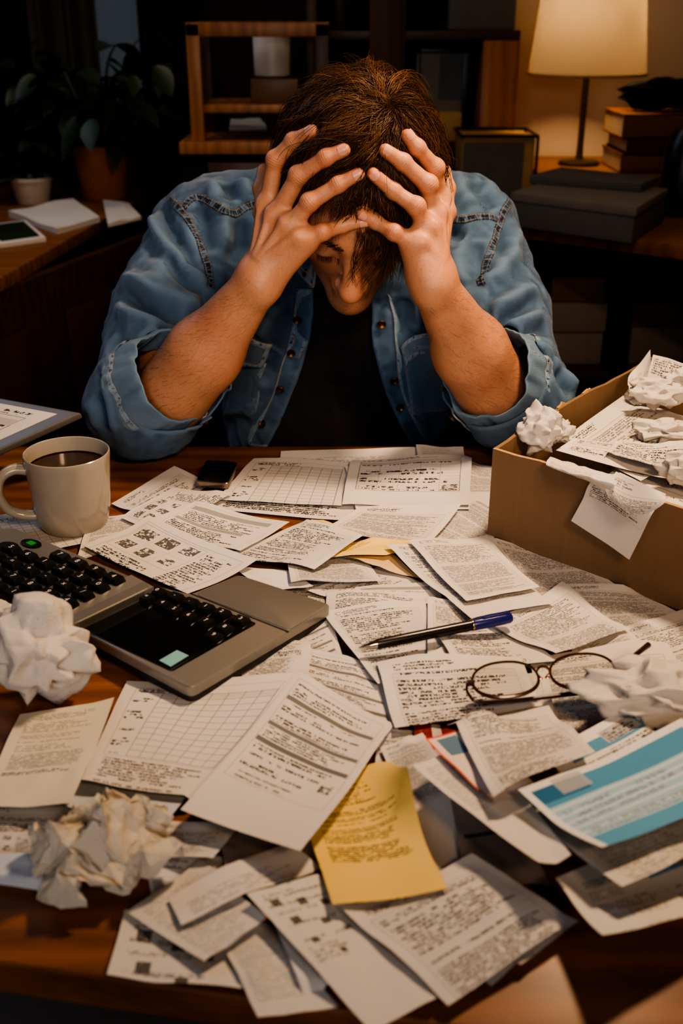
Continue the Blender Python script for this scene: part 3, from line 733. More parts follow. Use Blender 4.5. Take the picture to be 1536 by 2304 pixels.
def arm_sdf(h):
    W,E=h['wrist'],h['elbow']; ax=nrm(W-E); side=h['side']
    mid=(h['index'][0]+h['pinky'][0])/2; hd=nrm(mid-W)
    bk=np.cross(h['pinky'][0]-h['index'][0],hd); bk=nrm(bk); 
    if bk[1]>0: bk=-bk                                 # back of the hand looks towards the room's front
    out=nrm(np.array((side*1.0,-.25,.0)))
    def f(P):
        L=np.linalg.norm(W-E)
        d=rc(P,E,E+ax*L*.45,.0435,.0405)
        d=smin(d,rc(P,E+ax*L*.45,W-ax*.005,.0405,.0238),.02)
        d=smin(d,rc(P,E+ax*.035+out*.006,E+ax*L*.42+out*.003,.038,.033),.02)
        w2=nrm(np.cross(ax,bk))
        d=smin(d,sph(P,W-ax*.004+w2*.010,.0175),.014); d=smin(d,sph(P,W-ax*.004-w2*.010,.0175),.014)
        # palm
        pk=None
        for n,rr in (('index',.0145),('middle',.0140),('ring',.0135),('pinky',.0130)):
            q=rc(P,W+hd*.012-bk*.002,h[n][0]-bk*.003,.0152,rr); pk=q if pk is None else smin(pk,q,.014)
        heel=W+hd*.028-bk*.008
        pk=smin(pk,rc(P,heel+(h['pinky'][0]-mid)*.45,h['pinky'][0]-bk*.008,.0135,.0115),.012)
        pk=smin(pk,rc(P,heel+(h['index'][0]-mid)*.5,h['index'][0]-bk*.010,.0142,.012),.014)
        d=smin(d,pk,.019)
        # tendons on the back of the hand
        for n in ('index','middle','ring','pinky'):
            a=W+hd*.022+bk*.0185+(h[n][0]-mid)*.25; b=h[n][0]+bk*.0122
            d=smin(d,rc(P,a,b,.0020,.0034),.0055)
        # fingers
        for n in FR:
            j=h[n]; r=FR[n]
            g=rc(P,j[0],j[1],r[0]*.97,r[1]*.93)
            g=smin(g,rc(P,j[1],j[2],r[1]*.95,r[2]*.93),.004)
            g=smin(g,rc(P,j[2],j[3],r[2]*.96,r[3]),.004)
            g=smin(g,sph(P,j[1]+bk*.0018,r[1]*1.04),.004); g=smin(g,sph(P,j[2]+bk*.0006,r[2]*1.0),.004)
            if n!='thumb': g=smin(g,sph(P,j[0]+bk*.0040,r[0]*1.02),.006)
            d=smin(d,g,.0062)
        return d
    pts=np.array([p for n in FR for p in h[n]]+[W,E]); 
    return f,pts.min(0)-.06,pts.max(0)+.06
def head_sdf(P):
    d=ell(P,SKC,HR,SKR)
    d=smin(d,sph(P,hl(0,.042,.030),.057),.03)
    d=smin(d,ell(P,hl(0,.040,-.035),HR,(.060,.056,.072)),.03)
    for s in (-1,1):
        d=smin(d,rc(P,hl(s*.052,-.01,-.055),hl(s*.012,.078,-.104),.016,.015),.03)
        d=smin(d,rc(P,hl(s*.050,.062,-.026),hl(s*.058,.03,-.020),.013,.012),.02)     # cheek bone
        d=smin(d,rc(P,hl(s*.010,.094,.019),hl(s*.044,.080,.021),.0085,.0085),.014)   # brow ridge
        d=smax(d,-sph(P,hl(s*.031,.107,-.004),.0155),.012)                            # eye socket
        d=smin(d,ell(P,hl(s*.031,.0845,-.004),HR,(.0150,.0125,.0110)),.004)           # closed lid
        d=smin(d,sph(P,hl(s*.0110,.107,-.043),.0088),.008)                            # nostril wing
        d=smin(d,ell(P,hl(s*.079,-.012,-.008),HR,(.008,.018,.030)),.006)              # ear
    d=smin(d,rc(P,hl(0,.094,.008),hl(0,.119,-.037),.0085,.0120),.012)
    d=smin(d,sph(P,hl(0,.121,-.039),.0112),.008)
    d=smin(d,rc(P,hl(-.016,.092,-.069),hl(.016,.092,-.069),.0075,.0075),.008)
    d=smin(d,rc(P,hl(-.013,.091,-.079),hl(.013,.091,-.079),.0080,.0080),.006)
    d=smin(d,sph(P,hl(0,.088,-.104),.019),.018)
    d=smin(d,rc(P,hl(0,-.035,-.05),np.array((-.002,1.49,1.025)),.056,.062),.03)
    return d
_arms=[arm_sdf(HANDS[k]) for k in 'AB']
def fine_sdf(P):
    d=np.full(len(P),.25)
    def grp(f,lo,hi):
        m=((P>lo-.03)&(P<hi+.03)).all(1)
        if m.any(): d[m]=np.minimum(d[m],f(P[m]))
        far=~m
        if far.any(): 
            e=np.maximum(np.maximum(lo-P[far],P[far]-hi),0); d[far]=np.minimum(d[far],np.linalg.norm(e,axis=1)+.0)
    for f,lo,hi in _arms: grp(f,lo,hi)
    grp(head_sdf,np.array((-.11,1.09,.93)),np.array((.14,1.56,1.26)))
    return d
# joints of the clothed trunk
SH={'A':np.array((-.182,1.497,.972)),'B':np.array((.168,1.497,.972))}
MD={'A':np.array((-.230,1.375,.885)),'B':np.array((.196,1.380,.890))}
EL={'A':HANDS['A']['elbow']+np.array((-.030,.008,-.004)),'B':HANDS['B']['elbow']+np.array((.026,.008,-.002))}
def trunk(P,g=0.0):
    I=np.eye(3)
    d=rc(P,(-.150,1.515,.965),(.138,1.515,.965),.083+g,.083+g)
    d=smin(d,ell(P,(-.006,1.540,.885),I,(.200+g,.112+g,.190+g)),.06)
    d=smin(d,ell(P,(-.006,1.590,.690),I,(.178+g,.118+g,.220+g)),.06)
    d=smin(d,rc(P,(-.002,1.535,1.000),(-.002,1.490,1.010),.078+g,.060+g),.06)
    return d
def limbs(P,g=0.0,rs=(.080,.072,.066,.058)):
    d=None
    for k in 'AB':
        n=nrm(HANDS[k]['wrist']-HANDS[k]['elbow'])
        for a,b,r0,r1 in ((SH[k],MD[k],rs[0],rs[1]),(MD[k],EL[k],rs[1],rs[2]),(EL[k],HANDS[k]['elbow']+n*.060,rs[2],rs[3])):
            q=rc(P,a,b,r0+g,r1+g); d=q if d is None else smin(d,q,.02)
    return d
def legs(P,g=0.0):
    d=None
    for s in (-1,1):
        hip=np.array((s*.095-.006,1.66,.53)); kn=np.array((s*.14-.006,1.27,.52)); an=np.array((s*.13-.006,1.33,.10))
        for a,b,r0,r1 in ((hip,kn,.085,.060),(kn,an,.058,.042),(an,an+np.array((0,-.16,-.055)),.042,.033)):
            q=rc(P,a,b,r0+g,r1+g); d=q if d is None else smin(d,q,.03)
    return d
def coarse_sdf(P):
    d=trunk(P,-.022)
    for k in 'AB':
        d=smin(d,rc(P,SH[k],MD[k],.046,.040),.05); d=smin(d,rc(P,MD[k],HANDS[k]['elbow'],.038,.036),.02)
    return smin(d,legs(P),.05)
person=None
def build_person(res=.0017):
    V,Q=polygonize(fine_sdf,(-.34,1.06,.745),(.31,1.57,1.26),res)
    V=relax(V,Q,2,.5)
    # skin crease detail and masks
    tint=np.zeros(len(V)); 
    for k in 'AB':
        for n in ('index','middle','ring','pinky'):
            j=HANDS[k][n]
            for i,w,s in ((0,.55,.012),(1,.9,.011),(2,.6,.008),(3,.9,.011)):
                tint=np.maximum(tint,w*np.exp(-((V-j[i])**2).sum(1)/(s*s)))
    cs=np.zeros(len(V)); cm=np.zeros(len(V))
    for k in 'AB':
        for n in ('index','middle','ring','pinky'):
            j=HANDS[k][n]; r=FR[n]
            for i,wd in ((1,.0075),(2,.0045)):
                ax=nrm(j[i+1]-j[i-1]); dv=V-j[i]; s=dv@ax; rad=np.linalg.norm(dv-s[:,None]*ax,axis=1)
                m=np.exp(-(s/wd)**2)*(rad<r[i]*1.5); w=m>cm; cs[w]=s[w]*1000; cm[w]=m[w]
        W_,E_=HANDS[k]['wrist'],HANDS[k]['elbow']; ax=nrm(W_-E_); dv=V-W_; s=dv@ax; m=.18*np.exp(-((s-.004)/.010)**2)*(np.linalg.norm(dv,axis=1)<.05); w=m>cm; cs[w]=s[w]*450; cm[w]=m[w]
    loc=(V-HC)@HR.T
    nose=np.exp(-((loc-np.array((0,.118,-.038)))**2).sum(1)/.018**2)*.8
    chk=np.exp(-((np.abs(loc)-np.array((.04,.07,.03)))**2*(1,1,1)).sum(1)/.022**2)*.4
    ish=(np.abs(loc[:,0])<.095)&(loc[:,1]>-.05)&(loc[:,2]<.06)&(loc[:,2]>-.16)&((V-HANDS['A']['wrist'])[:,2]>-.5)
    tint=np.where(ish,np.maximum(tint,np.maximum(nose,chk)),tint)
    beard=np.clip((-.040-loc[:,2]+.25*np.abs(loc[:,0]))/.02,0,1)*np.clip((loc[:,1]+.0)/.03,0,1)*ish
    beard*=1-np.exp(-((loc-np.array((0,.118,-.038)))**2).sum(1)/.026**2)
    nf=len(V)
    V2,Q2=polygonize(coarse_sdf,(-.36,1.05,.0),(.33,1.78,1.12),.011)
    V2[:,2]=np.where((V2[:,1]<1.285)&(V2[:,2]<.765)&(V2[:,2]>.70),.765,V2[:,2])
    # the trunk's own arms stay inside the sleeves; keep one mesh
    VV=np.concatenate([V,V2]); QQ=np.concatenate([Q,Q2+nf])
    VV[:,2]=np.where((VV[:,1]<1.285)&(VV[:,2]>.70),np.maximum(VV[:,2],.762),VV[:,2])
    o=np_mesh('person',VV,QQ,M['skin'])
    for nm,a in (('tint',tint),('beard',beard),('cs',cs),('cm',cm)):
        at=o.data.attributes.new(nm,'FLOAT','POINT'); at.data.foreach_set('value',np.concatenate([a,np.zeros(len(V2))]).astype(np.float32))
    tag(o,'man in an open blue denim shirt bent over desk, head in both hands','person')
    nails(o); arm_hair(o,V,Q)
    return o,V,Q
def arm_hair(o,V,Q):
    rs=np.random.RandomState(12); N=vnormals(V,Q)
    for k in 'AB':
        h=HANDS[k]; W,E=h['wrist'],h['elbow']; L=np.linalg.norm(W-E); ax=(W-E)/L
        s=(V-E)@ax; d=np.linalg.norm(V-E-s[:,None]*ax,axis=1)
        out=nrm(np.array((h['side']*.8,-.35,.45)))
        ok=np.where((s>.02)&(s<L*.97)&(d<.075)&(N@out>-.35))[0]
        pick=rs.choice(ok,760); mb=MB()
        for i in pick:
            p,n=V[i],N[i]; t=ax*-.35+np.cross(ax,n)*rs.normal(.6*h['side'],.15)+rs.normal(0,.10,3)-np.array((0,0,.35)); t=nrm(t-n*t.dot(n)); l=rs.uniform(.006,.014)
            mb.tube([p-n*.0003,p+t*l*.5+n*l*.16,p+t*l+n*l*.10],[.00006,.00005,.00003],3,cap=False)
        a=mb.build('arm_hair',M['hair'],o,smooth=False); a['kind']='stuff'
def nails(o):
    for k in 'AB':
        h=HANDS[k]
        for n in ('index','middle','ring','pinky'):
            j=h[n]; r=FR[n]; d=nrm(j[3]-j[2]); 
            c=j[3]; sk=SKC if True else 0
            up=nrm(c-SKC); up=nrm(up-d*up.dot(d)); s=np.cross(d,up); V=[];Fc=[]
            nu,nv=9,9; w=r[3]*.80; L=r[3]*1.30
            for a in range(nu):
                for b in range(nv):
                    th=(a/(nu-1)-.5)*1.75; t=b/(nv-1)
                    ln=-L*.52+L*t
                    sq=1-.42*max(0,(t-.6)/.4)**2-.40*max(0,(.35-t)/.35)**2
                    rad=r[3]*1.03
                    V.append(c+d*(ln)+s*math.sin(th*sq)*rad*.98+up*(math.cos(th*sq)*rad*(1-.10*max(0,t-.55)**1.0)+.0004))
            for a in range(nu-1):
                for b in range(nv-1): Fc.append((a*nv+b,(a+1)*nv+b,(a+1)*nv+b+1,a*nv+b+1))
            m=mesh_obj('fingernail',V,Fc,M['nail'],o)
# ------------------------------------------------------------------ clothes
def shirt_sdf(P): return smin(trunk(P),limbs(P),.035)
def folds(V,N,bvh,spec):
    out=np.zeros(len(V))
    for pts,amp,wid in spec:
        q=[]
        for p in pts:
            d=Vector(nrm(ray(*p))); hit=bvh.ray_cast(Vector(CAM),d)
            if hit[0] is not None: q.append(np.array(hit[0]))
        if len(q)<2: continue
        poly=catmull(q,6); D,t=seg_dist(V,poly)
        env=np.clip(np.minimum(t,1-t)*5,0.05,1)
        out+=amp*np.exp(-(D/wid)**2)*env-.35*amp*np.exp(-((D-1.7*wid)/wid)**2)*env
    return out
def smooth_rim(V,Q,it):
    E=np.sort(np.concatenate([np.stack([Q[:,i],Q[:,(i+1)%4]],1) for i in range(4)]),axis=1)
    u,c=np.unique(E,axis=0,return_counts=True); b=u[c==1]; V=V.copy()
    for _ in range(it):
        S=np.zeros_like(V); n=np.zeros(len(V))
        np.add.at(S,b[:,0],V[b[:,1]]); np.add.at(S,b[:,1],V[b[:,0]]); np.add.at(n,b[:,0],1); np.add.at(n,b[:,1],1)
        m=n>0; V[m]=.5*V[m]+.5*S[m]/n[m][:,None]
    return V
def build_shirt(person):
    V,Q=polygonize(shirt_sdf,(-.38,1.10,.50),(.36,1.76,1.12),.0042)
    V=relax(V,Q,2)
    bvh=BVHTree.FromPolygons([tuple(v) for v in V],[tuple(q) for q in Q])
    N=vnormals(V,Q)
    a=zh; b=zi
    spec=[ # (pixels along the fold, height, width): first sleeve
      ([a(455,260),a(430,400),a(480,540),a(560,640)],.007,.011),
      ([a(500,300),a(520,440),a(580,560),a(660,690),a(740,800)],-.006,.010),
      ([a(540,600),a(640,730),a(770,860)],.007,.009),
      ([a(520,660),a(620,790),a(760,920)],-.008,.009),
      ([a(380,760),a(500,870),a(640,960),a(740,990)],.007,.012),
      ([a(225,880),a(330,960),a(460,1020),a(620,1060)],-.012,.012),
      ([a(240,800),a(360,890),a(520,980),a(690,1030)],.008,.012),
      ([a(200,1040),a(330,1080),a(480,1150)],.006,.015),
      ([a(110,1280),a(230,1240),a(380,1230)],-.005,.012),
      ([a(50,1560),a(80,1680),a(110,1850)],-.006,.010),([a(95,1500),a(120,1650),a(160,1850)],.005,.009),
      ([a(70,1420),a(130,1370),a(170,1330)],.006,.011),
      ([a(900,60),a(915,180),a(935,300)],-.008,.012),([a(1000,60),a(1010,160),a(1040,270)],.006,.013),
      ([a(800,70),a(830,170),a(880,290)],.005,.014),
      ([a(700,330),a(780,470),a(800,640)],-.006,.013),([a(860,330),a(900,460),a(880,620)],.006,.016),
      ([a(960,420),a(1000,560),a(960,720)],-.006,.015),
      # second sleeve and its half of the chest
      ([b(1100,480),b(1010,640),b(900,770),b(840,860)],.006,.012),
      ([b(1020,560),b(930,700),b(850,800)],-.007,.010),
      ([b(1200,860),b(1080,960),b(960,1020),b(890,1040)],.009,.013),
      ([b(1190,900),b(1120,1000),b(1010,1070),b(930,1090)],-.009,.011),
      ([b(1230,1060),b(1110,1100),b(960,1110)],.007,.012),
      ([b(1260,1120),b(1150,1180),b(1040,1200)],-.006,.012),
      ([b(1310,1330),b(1200,1290),b(1110,1240)],.006,.011),
      ([b(1350,1400),b(1400,1500),b(1420,1600)],-.006,.010),([b(1300,1340),b(1380,1430),b(1440,1560)],.006,.010),
      ([b(640,110),b(700,220),b(760,330)],.005,.016),([b(760,160),b(860,260),b(930,350)],-.005,.015),
      ([b(600,480),b(660,520),b(720,540)],-.007,.012),
      ([b(640,640),b(690,760),b(720,860)],.006,.016),([b(820,560),b(800,700),b(790,840)],-.006,.013),
      ([b(300,940),b(330,1060),b(290,1180)],-.006,.012),([b(420,940),b(420,1060),b(370,1160)],.006,.012),
      ([b(440,1460),b(470,1600),b(500,1720)],-.006,.011),
      ([a(1240,960),a(1180,1120),a(1130,1200)],.006,.014),([a(1180,1450),a(1120,1600),a(1030,1740)],.007,.015),
      ([a(1240,1300),a(1180,1430)],-.005,.012),
    ]
    disp=1.55*folds(V,N,bvh,spec)
    disp+=.0034*fbm(V*22,3)+.0018*fbm(V*np.array((70,45,45)),2)-.0030*np.clip(1-np.abs(fbm(V*13+3,2))*6,0,1)
    V=V+N*disp[:,None]
    V=relax(V,Q,1,.4)
    over=(V[:,1]<1.30)&(V[:,2]>.66)
    V[:,2]=np.where(over,np.maximum(V[:,2],.7585+.001*vnoise(V*90)),V[:,2])
    # openings: front, neck, and where the rolled cuffs begin
    cen=V[Q].mean(1)
    ex,ey=proj(cen); Lx=np.interp(ey,[640,690,762,850,945,1003,1100,1300],[702,706,697,672,632,603,560,480]); Rx=np.interp(ey,[640,690,740,800,880,950,1000,1100,1300],[838,834,834,843,866,897,926,985,1090])
    fr=(ex>Lx)&(ex<Rx)&(cen[:,1]<1.535)&(cen[:,2]<1.00)
    na,nb=np.array((0,1.40,1.06)),np.array((-.002,1.50,1.035))
    nk=rc(cen,na,nb,.066,.066)<0
    cut=fr|nk
    for k in 'AB':
        n=nrm(HANDS[k]['wrist']-HANDS[k]['elbow']); q=CUFF[k]['c']; cn=CUFF[k]['n']
        E=EL[k]; dfa=rc(cen,E+n*.02,E+n*.14,0,0); dua,_t=seg_dist(cen,np.array([E,MD[k],SH[k]]))
        cut|=((cen-q)@cn>-.022)&(np.linalg.norm(cen-q,axis=1)<.12)&(dfa<dua+.012)&(np.linalg.norm(np.cross(cen-q,cn),axis=1)<.066)
    keep=~cut&(cen[:,2]>.58)
    Vs,Qs,_=compact(V,Q[keep])
    Vs=smooth_rim(Vs,Qs,14)
    o=np_mesh('denim_shirt',Vs,Qs,M['denim'],person)
    md=o.modifiers.new('cloth','SOLIDIFY'); md.thickness=.0022; md.offset=-1
    global SHIRT_BVH,SHIRT_V
    SHIRT_V=Vs
    SHIRT_BVH=BVHTree.FromPolygons([tuple(v) for v in Vs],[tuple(q) for q in Qs])
    o['label']='faded blue denim shirt, unbuttoned, sleeves rolled above the elbows'
    return o
CUFF={}
for _k in 'AB':
    _h=HANDS[_k]; _n=nrm(_h['wrist']-_h['elbow'])
    _s=1 if _k=='A' else -1
    CUFF[_k]=dict(c=_h['elbow']+_n*.036+np.array((-.012 if _k=='A' else .004,-.004,.010)),n=nrm(_n+np.array((.22*_s,-.28,-.16))))
def build_cuff(k,parent):
    c,n=CUFF[k]['c'],CUFF[k]['n']; 
    up=nrm(np.array((0,0,1.))-n*n[2]); s=np.cross(up,n)
    rows=[(-.046,.0640),(-.0455,.0690),(-.038,.0702),(-.024,.0690),(-.010,.0668),(.006,.0645),(.0125,.0628),(.0135,.0604),(.008,.0582),(-.010,.0560),(-.03,.0560)]
    nu=96; V=[];U=[]
    for ri,(t,r) in enumerate(rows):
        for j in range(nu):
            th=2*PI*j/nu; q=np.array((math.cos(th),math.sin(th)))
            e=1+.05*math.cos(2*th)-.10*(math.sin(th)>0)*math.sin(th)*0
            wr=.0045*vnoise(np.array([[3*q[0]+(3 if k=='A' else 8),3*q[1],t*30]]))[0]+.0024*vnoise(np.array([[9*q[0],9*q[1],t*60+5]]))[0]
            p=c+n*(t+.006*math.sin(th*2+1)+.004*math.sin(3*th))+ (s*q[0]*e+up*q[1]*(1.0))*(r+wr-.004)
            p[2]=max(p[2],.7572+.0004*ri)
            V.append(p); U.append((j/nu,ri/len(rows)))
    m=len(rows); Fc=[(i*nu+j,i*nu+(j+1)%nu,(i+1)*nu+(j+1)%nu,(i+1)*nu+j) for i in range(m-1) for j in range(nu)]
    o=np_mesh('cuff',np.array(V),np.array(Fc),M['denim_in'],parent)
    sub=o.modifiers.new('s','SUBSURF'); sub.levels=1; sub.render_levels=2
    # turned hem with puckered stitching, and a buttoned tab
    def ringpt(th,t,r):
        p=c+n*(t+.006*math.sin(th*2+1)+.004*math.sin(3*th))+(s*math.cos(th)*(1+.05*math.cos(2*th))+up*math.sin(th))*r
        q0,q1=math.cos(th),math.sin(th); sd=3 if k=='A' else 8
        p=p+(s*q0+up*q1)*(.0045*vnoise(np.array([[3*q0+sd,3*q1,t*30]]))[0]+.0024*vnoise(np.array([[9*q0,9*q1,t*60+5]]))[0]-.004)
        p[2]=max(p[2],.7574); return p
    V=[];U=[];E=[]; m2=192; tr=np.linspace(-.0445,-.0225,6)
    for ti,t in enumerate(tr):
        rb=np.interp(t,[-.046,-.038,-.024,-.010],[.0690,.0702,.0690,.0668])+(.0016 if 0<ti<5 else .0004)
        for jj in range(m2+1):
            th=2*PI*jj/m2; V.append(ringpt(th,t,rb)); U.append((jj/m2*43,(t+.0445)*100)); E.append(min(t+.0445,-.0225-t))
    kk=m2+1; Fh=[(a*kk+b,a*kk+b+1,(a+1)*kk+b+1,(a+1)*kk+b) for a in range(5) for b in range(m2)]
    hm=mesh_obj('hem',V,Fh,M['denim_trim'],o,uvs=U); at=hm.data.attributes.new('edge','FLOAT','POINT'); at.data.foreach_set('value',np.array(E,dtype=np.float32))
    th0=math.radians(-62 if k=='A' else -118); V=[];U=[];E=[]
    for a in range(9):
        for b in range(6):
            t=-.040+.046*a/8; th=th0+.34*(b/5-.5)*(1-.25*(a>6)*(a-6)); V.append(ringpt(th,t,np.interp(t,[-.046,-.038,-.024,-.010,.006],[.0690,.0702,.0690,.0668,.0645])+.0034)); U.append((b*.4,a*.5)); E.append(min(a*.0055,.044-a*.0055,b*.0045,.0225-b*.0045))
    tb=mesh_obj('cuff_tab',V,[(a*6+b,a*6+b+1,(a+1)*6+b+1,(a+1)*6+b) for a in range(8) for b in range(5)],M['denim_trim'],o,uvs=U); at=tb.data.attributes.new('edge','FLOAT','POINT'); at.data.foreach_set('value',np.array(E,dtype=np.float32))
    md=tb.modifiers.new('t','SOLIDIFY'); md.thickness=.002
    pb=ringpt(th0,-.004,.0665+.0065); nb=nrm(pb-c-n*((pb-c)@n)); button(0,0,o,.0055,where=(pb,nb))
    return o,(c,n,s,up)
def surf(px,py,off=.0,bvh=None):
    d=Vector(nrm(ray(px,py))); h=(bvh or SHIRT_BVH).ray_cast(Vector(CAM),d)
    if h[0] is None: return None
    N=h[1] if h[1].dot(d)<0 else -h[1]
    return np.array(h[0]+N*off),np.array(N)
def snap(p,off=.001,bvh=None):
    h=(bvh or SHIRT_BVH).find_nearest(Vector(p)); 
    N=h[1]
    if N.dot(Vector(CAM)-h[0])<0: N=-N
    return np.array(h[0]+N*off),np.array(N)
def seam(name,pix,width,parent,mat,off=.0012,n=10,uvlen=1.0,thick=.0018):
    """a felled seam: a raised double-stitched band lying on the cloth"""
    P=[];prev=None
    for p in pix:
        q=surf(*p)
        if q is None: continue
        if prev is not None and abs(q[0][1]-prev)>.14: continue
        P.append(q[0]); prev=q[0][1]
    if len(P)<2: return None
    pts=catmull(P,n); V=[];U=[];acc=0
    for i,p in enumerate(pts):
        _,N=snap(p); T=nrm(pts[min(i+1,len(pts)-1)]-pts[max(i-1,0)]); B=nrm(np.cross(N,T))
        if i: acc+=np.linalg.norm(p-pts[i-1])
        prof=[(-.5,0),(-.42,1),(-.2,.75),(0,.6),(.2,.75),(.42,1),(.5,0)]
        for x,hgt in prof:
            q,_n=snap(p+B*x*width,0); V.append(q+_n*(off*.1+thick*hgt)); U.append((acc*100,x+.5))
    k=7; Fc=[(i*k+j,i*k+j+1,(i+1)*k+j+1,(i+1)*k+j) for i in range(len(pts)-1) for j in range(k-1)]
    o=mesh_obj(name,V,Fc,mat,parent,uvs=U); return o
def smooth_grid(V,a,b,it):
    G=np.array(V).reshape(a,b,3)
    for _ in range(it):
        H=G.copy(); H[1:-1]=.5*H[1:-1]+.25*(G[:-2]+G[2:]); G=H.copy(); H[:,1:-1]=.5*G[:,1:-1]+.25*(G[:,:-2]+G[:,2:]); G=H
    return G.reshape(-1,3)
def patch(name,quad,parent,mat,off=.003,nu=14,nv=10,round_=0,thick=.002):
    """a flat piece (pocket, flap, placket) laid over the cloth from four corners"""
    V=[];U=[]
    q=[np.array(x,float) for x in quad]
    W0=[surf(*x)[0] if surf(*x) is not None else None for x in quad]
    if any(w is None for w in W0): return None
    for i in range(nv+1):
        for j in range(nu+1):
            u,v=j/nu,i/nv
            p=(1-u)*(1-v)*W0[0]+u*(1-v)*W0[1]+u*v*W0[2]+(1-u)*v*W0[3]
            w,N=snap(p,off+.0004*vnoise(p[None]*150)[0]); V.append(w); U.append((u,v))
    V=smooth_grid(V,nv+1,nu+1,4)
    k=nu+1; Fc=[(i*k+j,i*k+j+1,(i+1)*k+j+1,(i+1)*k+j) for i in range(nv) for j in range(nu)]
    lw=np.mean([np.linalg.norm(W0[1]-W0[0]),np.linalg.norm(W0[2]-W0[3])]); lh=np.mean([np.linalg.norm(W0[3]-W0[0]),np.linalg.norm(W0[2]-W0[1])])
    o=mesh_obj(name,V,Fc,mat,parent,uvs=[(a*lw*100,b*lh*100) for a,b in U])
    me=o.data
    at=me.attributes.new('edge','FLOAT','POINT'); at.data.foreach_set('value',np.array([min(a*lw,(1-a)*lw,b*lh,(1-b)*lh) for a,b in U],dtype=np.float32))
    md=o.modifiers.new('t','SOLIDIFY'); md.thickness=thick; md.offset=0
    return o
def strip(name,pix_in,pix_out,parent,mat,off=.0022,nu=7,nn=8,thick=.002):
    A=[surf(*p) for p in pix_in]; B=[surf(*p) for p in pix_out]
    A=[a[0] for a in A if a is not None]; B=[b[0] for b in B if b is not None]
    if len(A)<2 or len(B)<2: return None
    A=catmull(A,nn); B=catmull(B,nn); m=min(len(A),len(B))
    ia=np.linspace(0,len(A)-1,m); A=np.array([A[int(i)] for i in ia]); B=np.array([B[int(i)] for i in np.linspace(0,len(B)-1,m)])
    V=[];U=[];E=[];acc=0
    for i in range(m):
        if i: acc+=np.linalg.norm(A[i]-A[i-1])
        w=np.linalg.norm(B[i]-A[i])
        for j in range(nu+1):
            t=j/nu; p=A[i]*(1-t)+B[i]*t
            x,N=snap(p,off+.0012*vnoise(p[None]*np.array((60,60,110)))[0]); V.append(x); U.append((acc*100,t*w*100)); E.append(min(t,1-t)*w)
    V=smooth_grid(V,m,nu+1,3)
    k=nu+1; Fc=[(i*k+j,i*k+j+1,(i+1)*k+j+1,(i+1)*k+j) for i in range(m-1) for j in range(nu)]
    o=mesh_obj(name,V,Fc,mat,parent,uvs=U)
    at=o.data.attributes.new('edge','FLOAT','POINT'); at.data.foreach_set('value',np.array(E,dtype=np.float32))
    md=o.modifiers.new('t','SOLIDIFY'); md.thickness=thick; md.offset=0
    return o
def button(px,py,parent,r=.0062,bvh=None,where=None,lift=.0035):
    q=surf(px,py,lift,bvh) if where is None else where
    if q is None: return
    p,N=q
    mb=MB(); mb.lathe([(0.0001,.0002),(r*.35,.0006),(r*.55,.0012),(r*.72,.0022),(r*.9,.0024),(r,.0014),(r,0),(r*.9,-.0006)],24,cap0=False)
    o=mb.build('button',M['brass_button'],parent,smooth=True)
    o.matrix_world=Matrix.Translation(Vector(p))@Vector(N).to_track_quat('Z','Y').to_matrix().to_4x4()
    return o
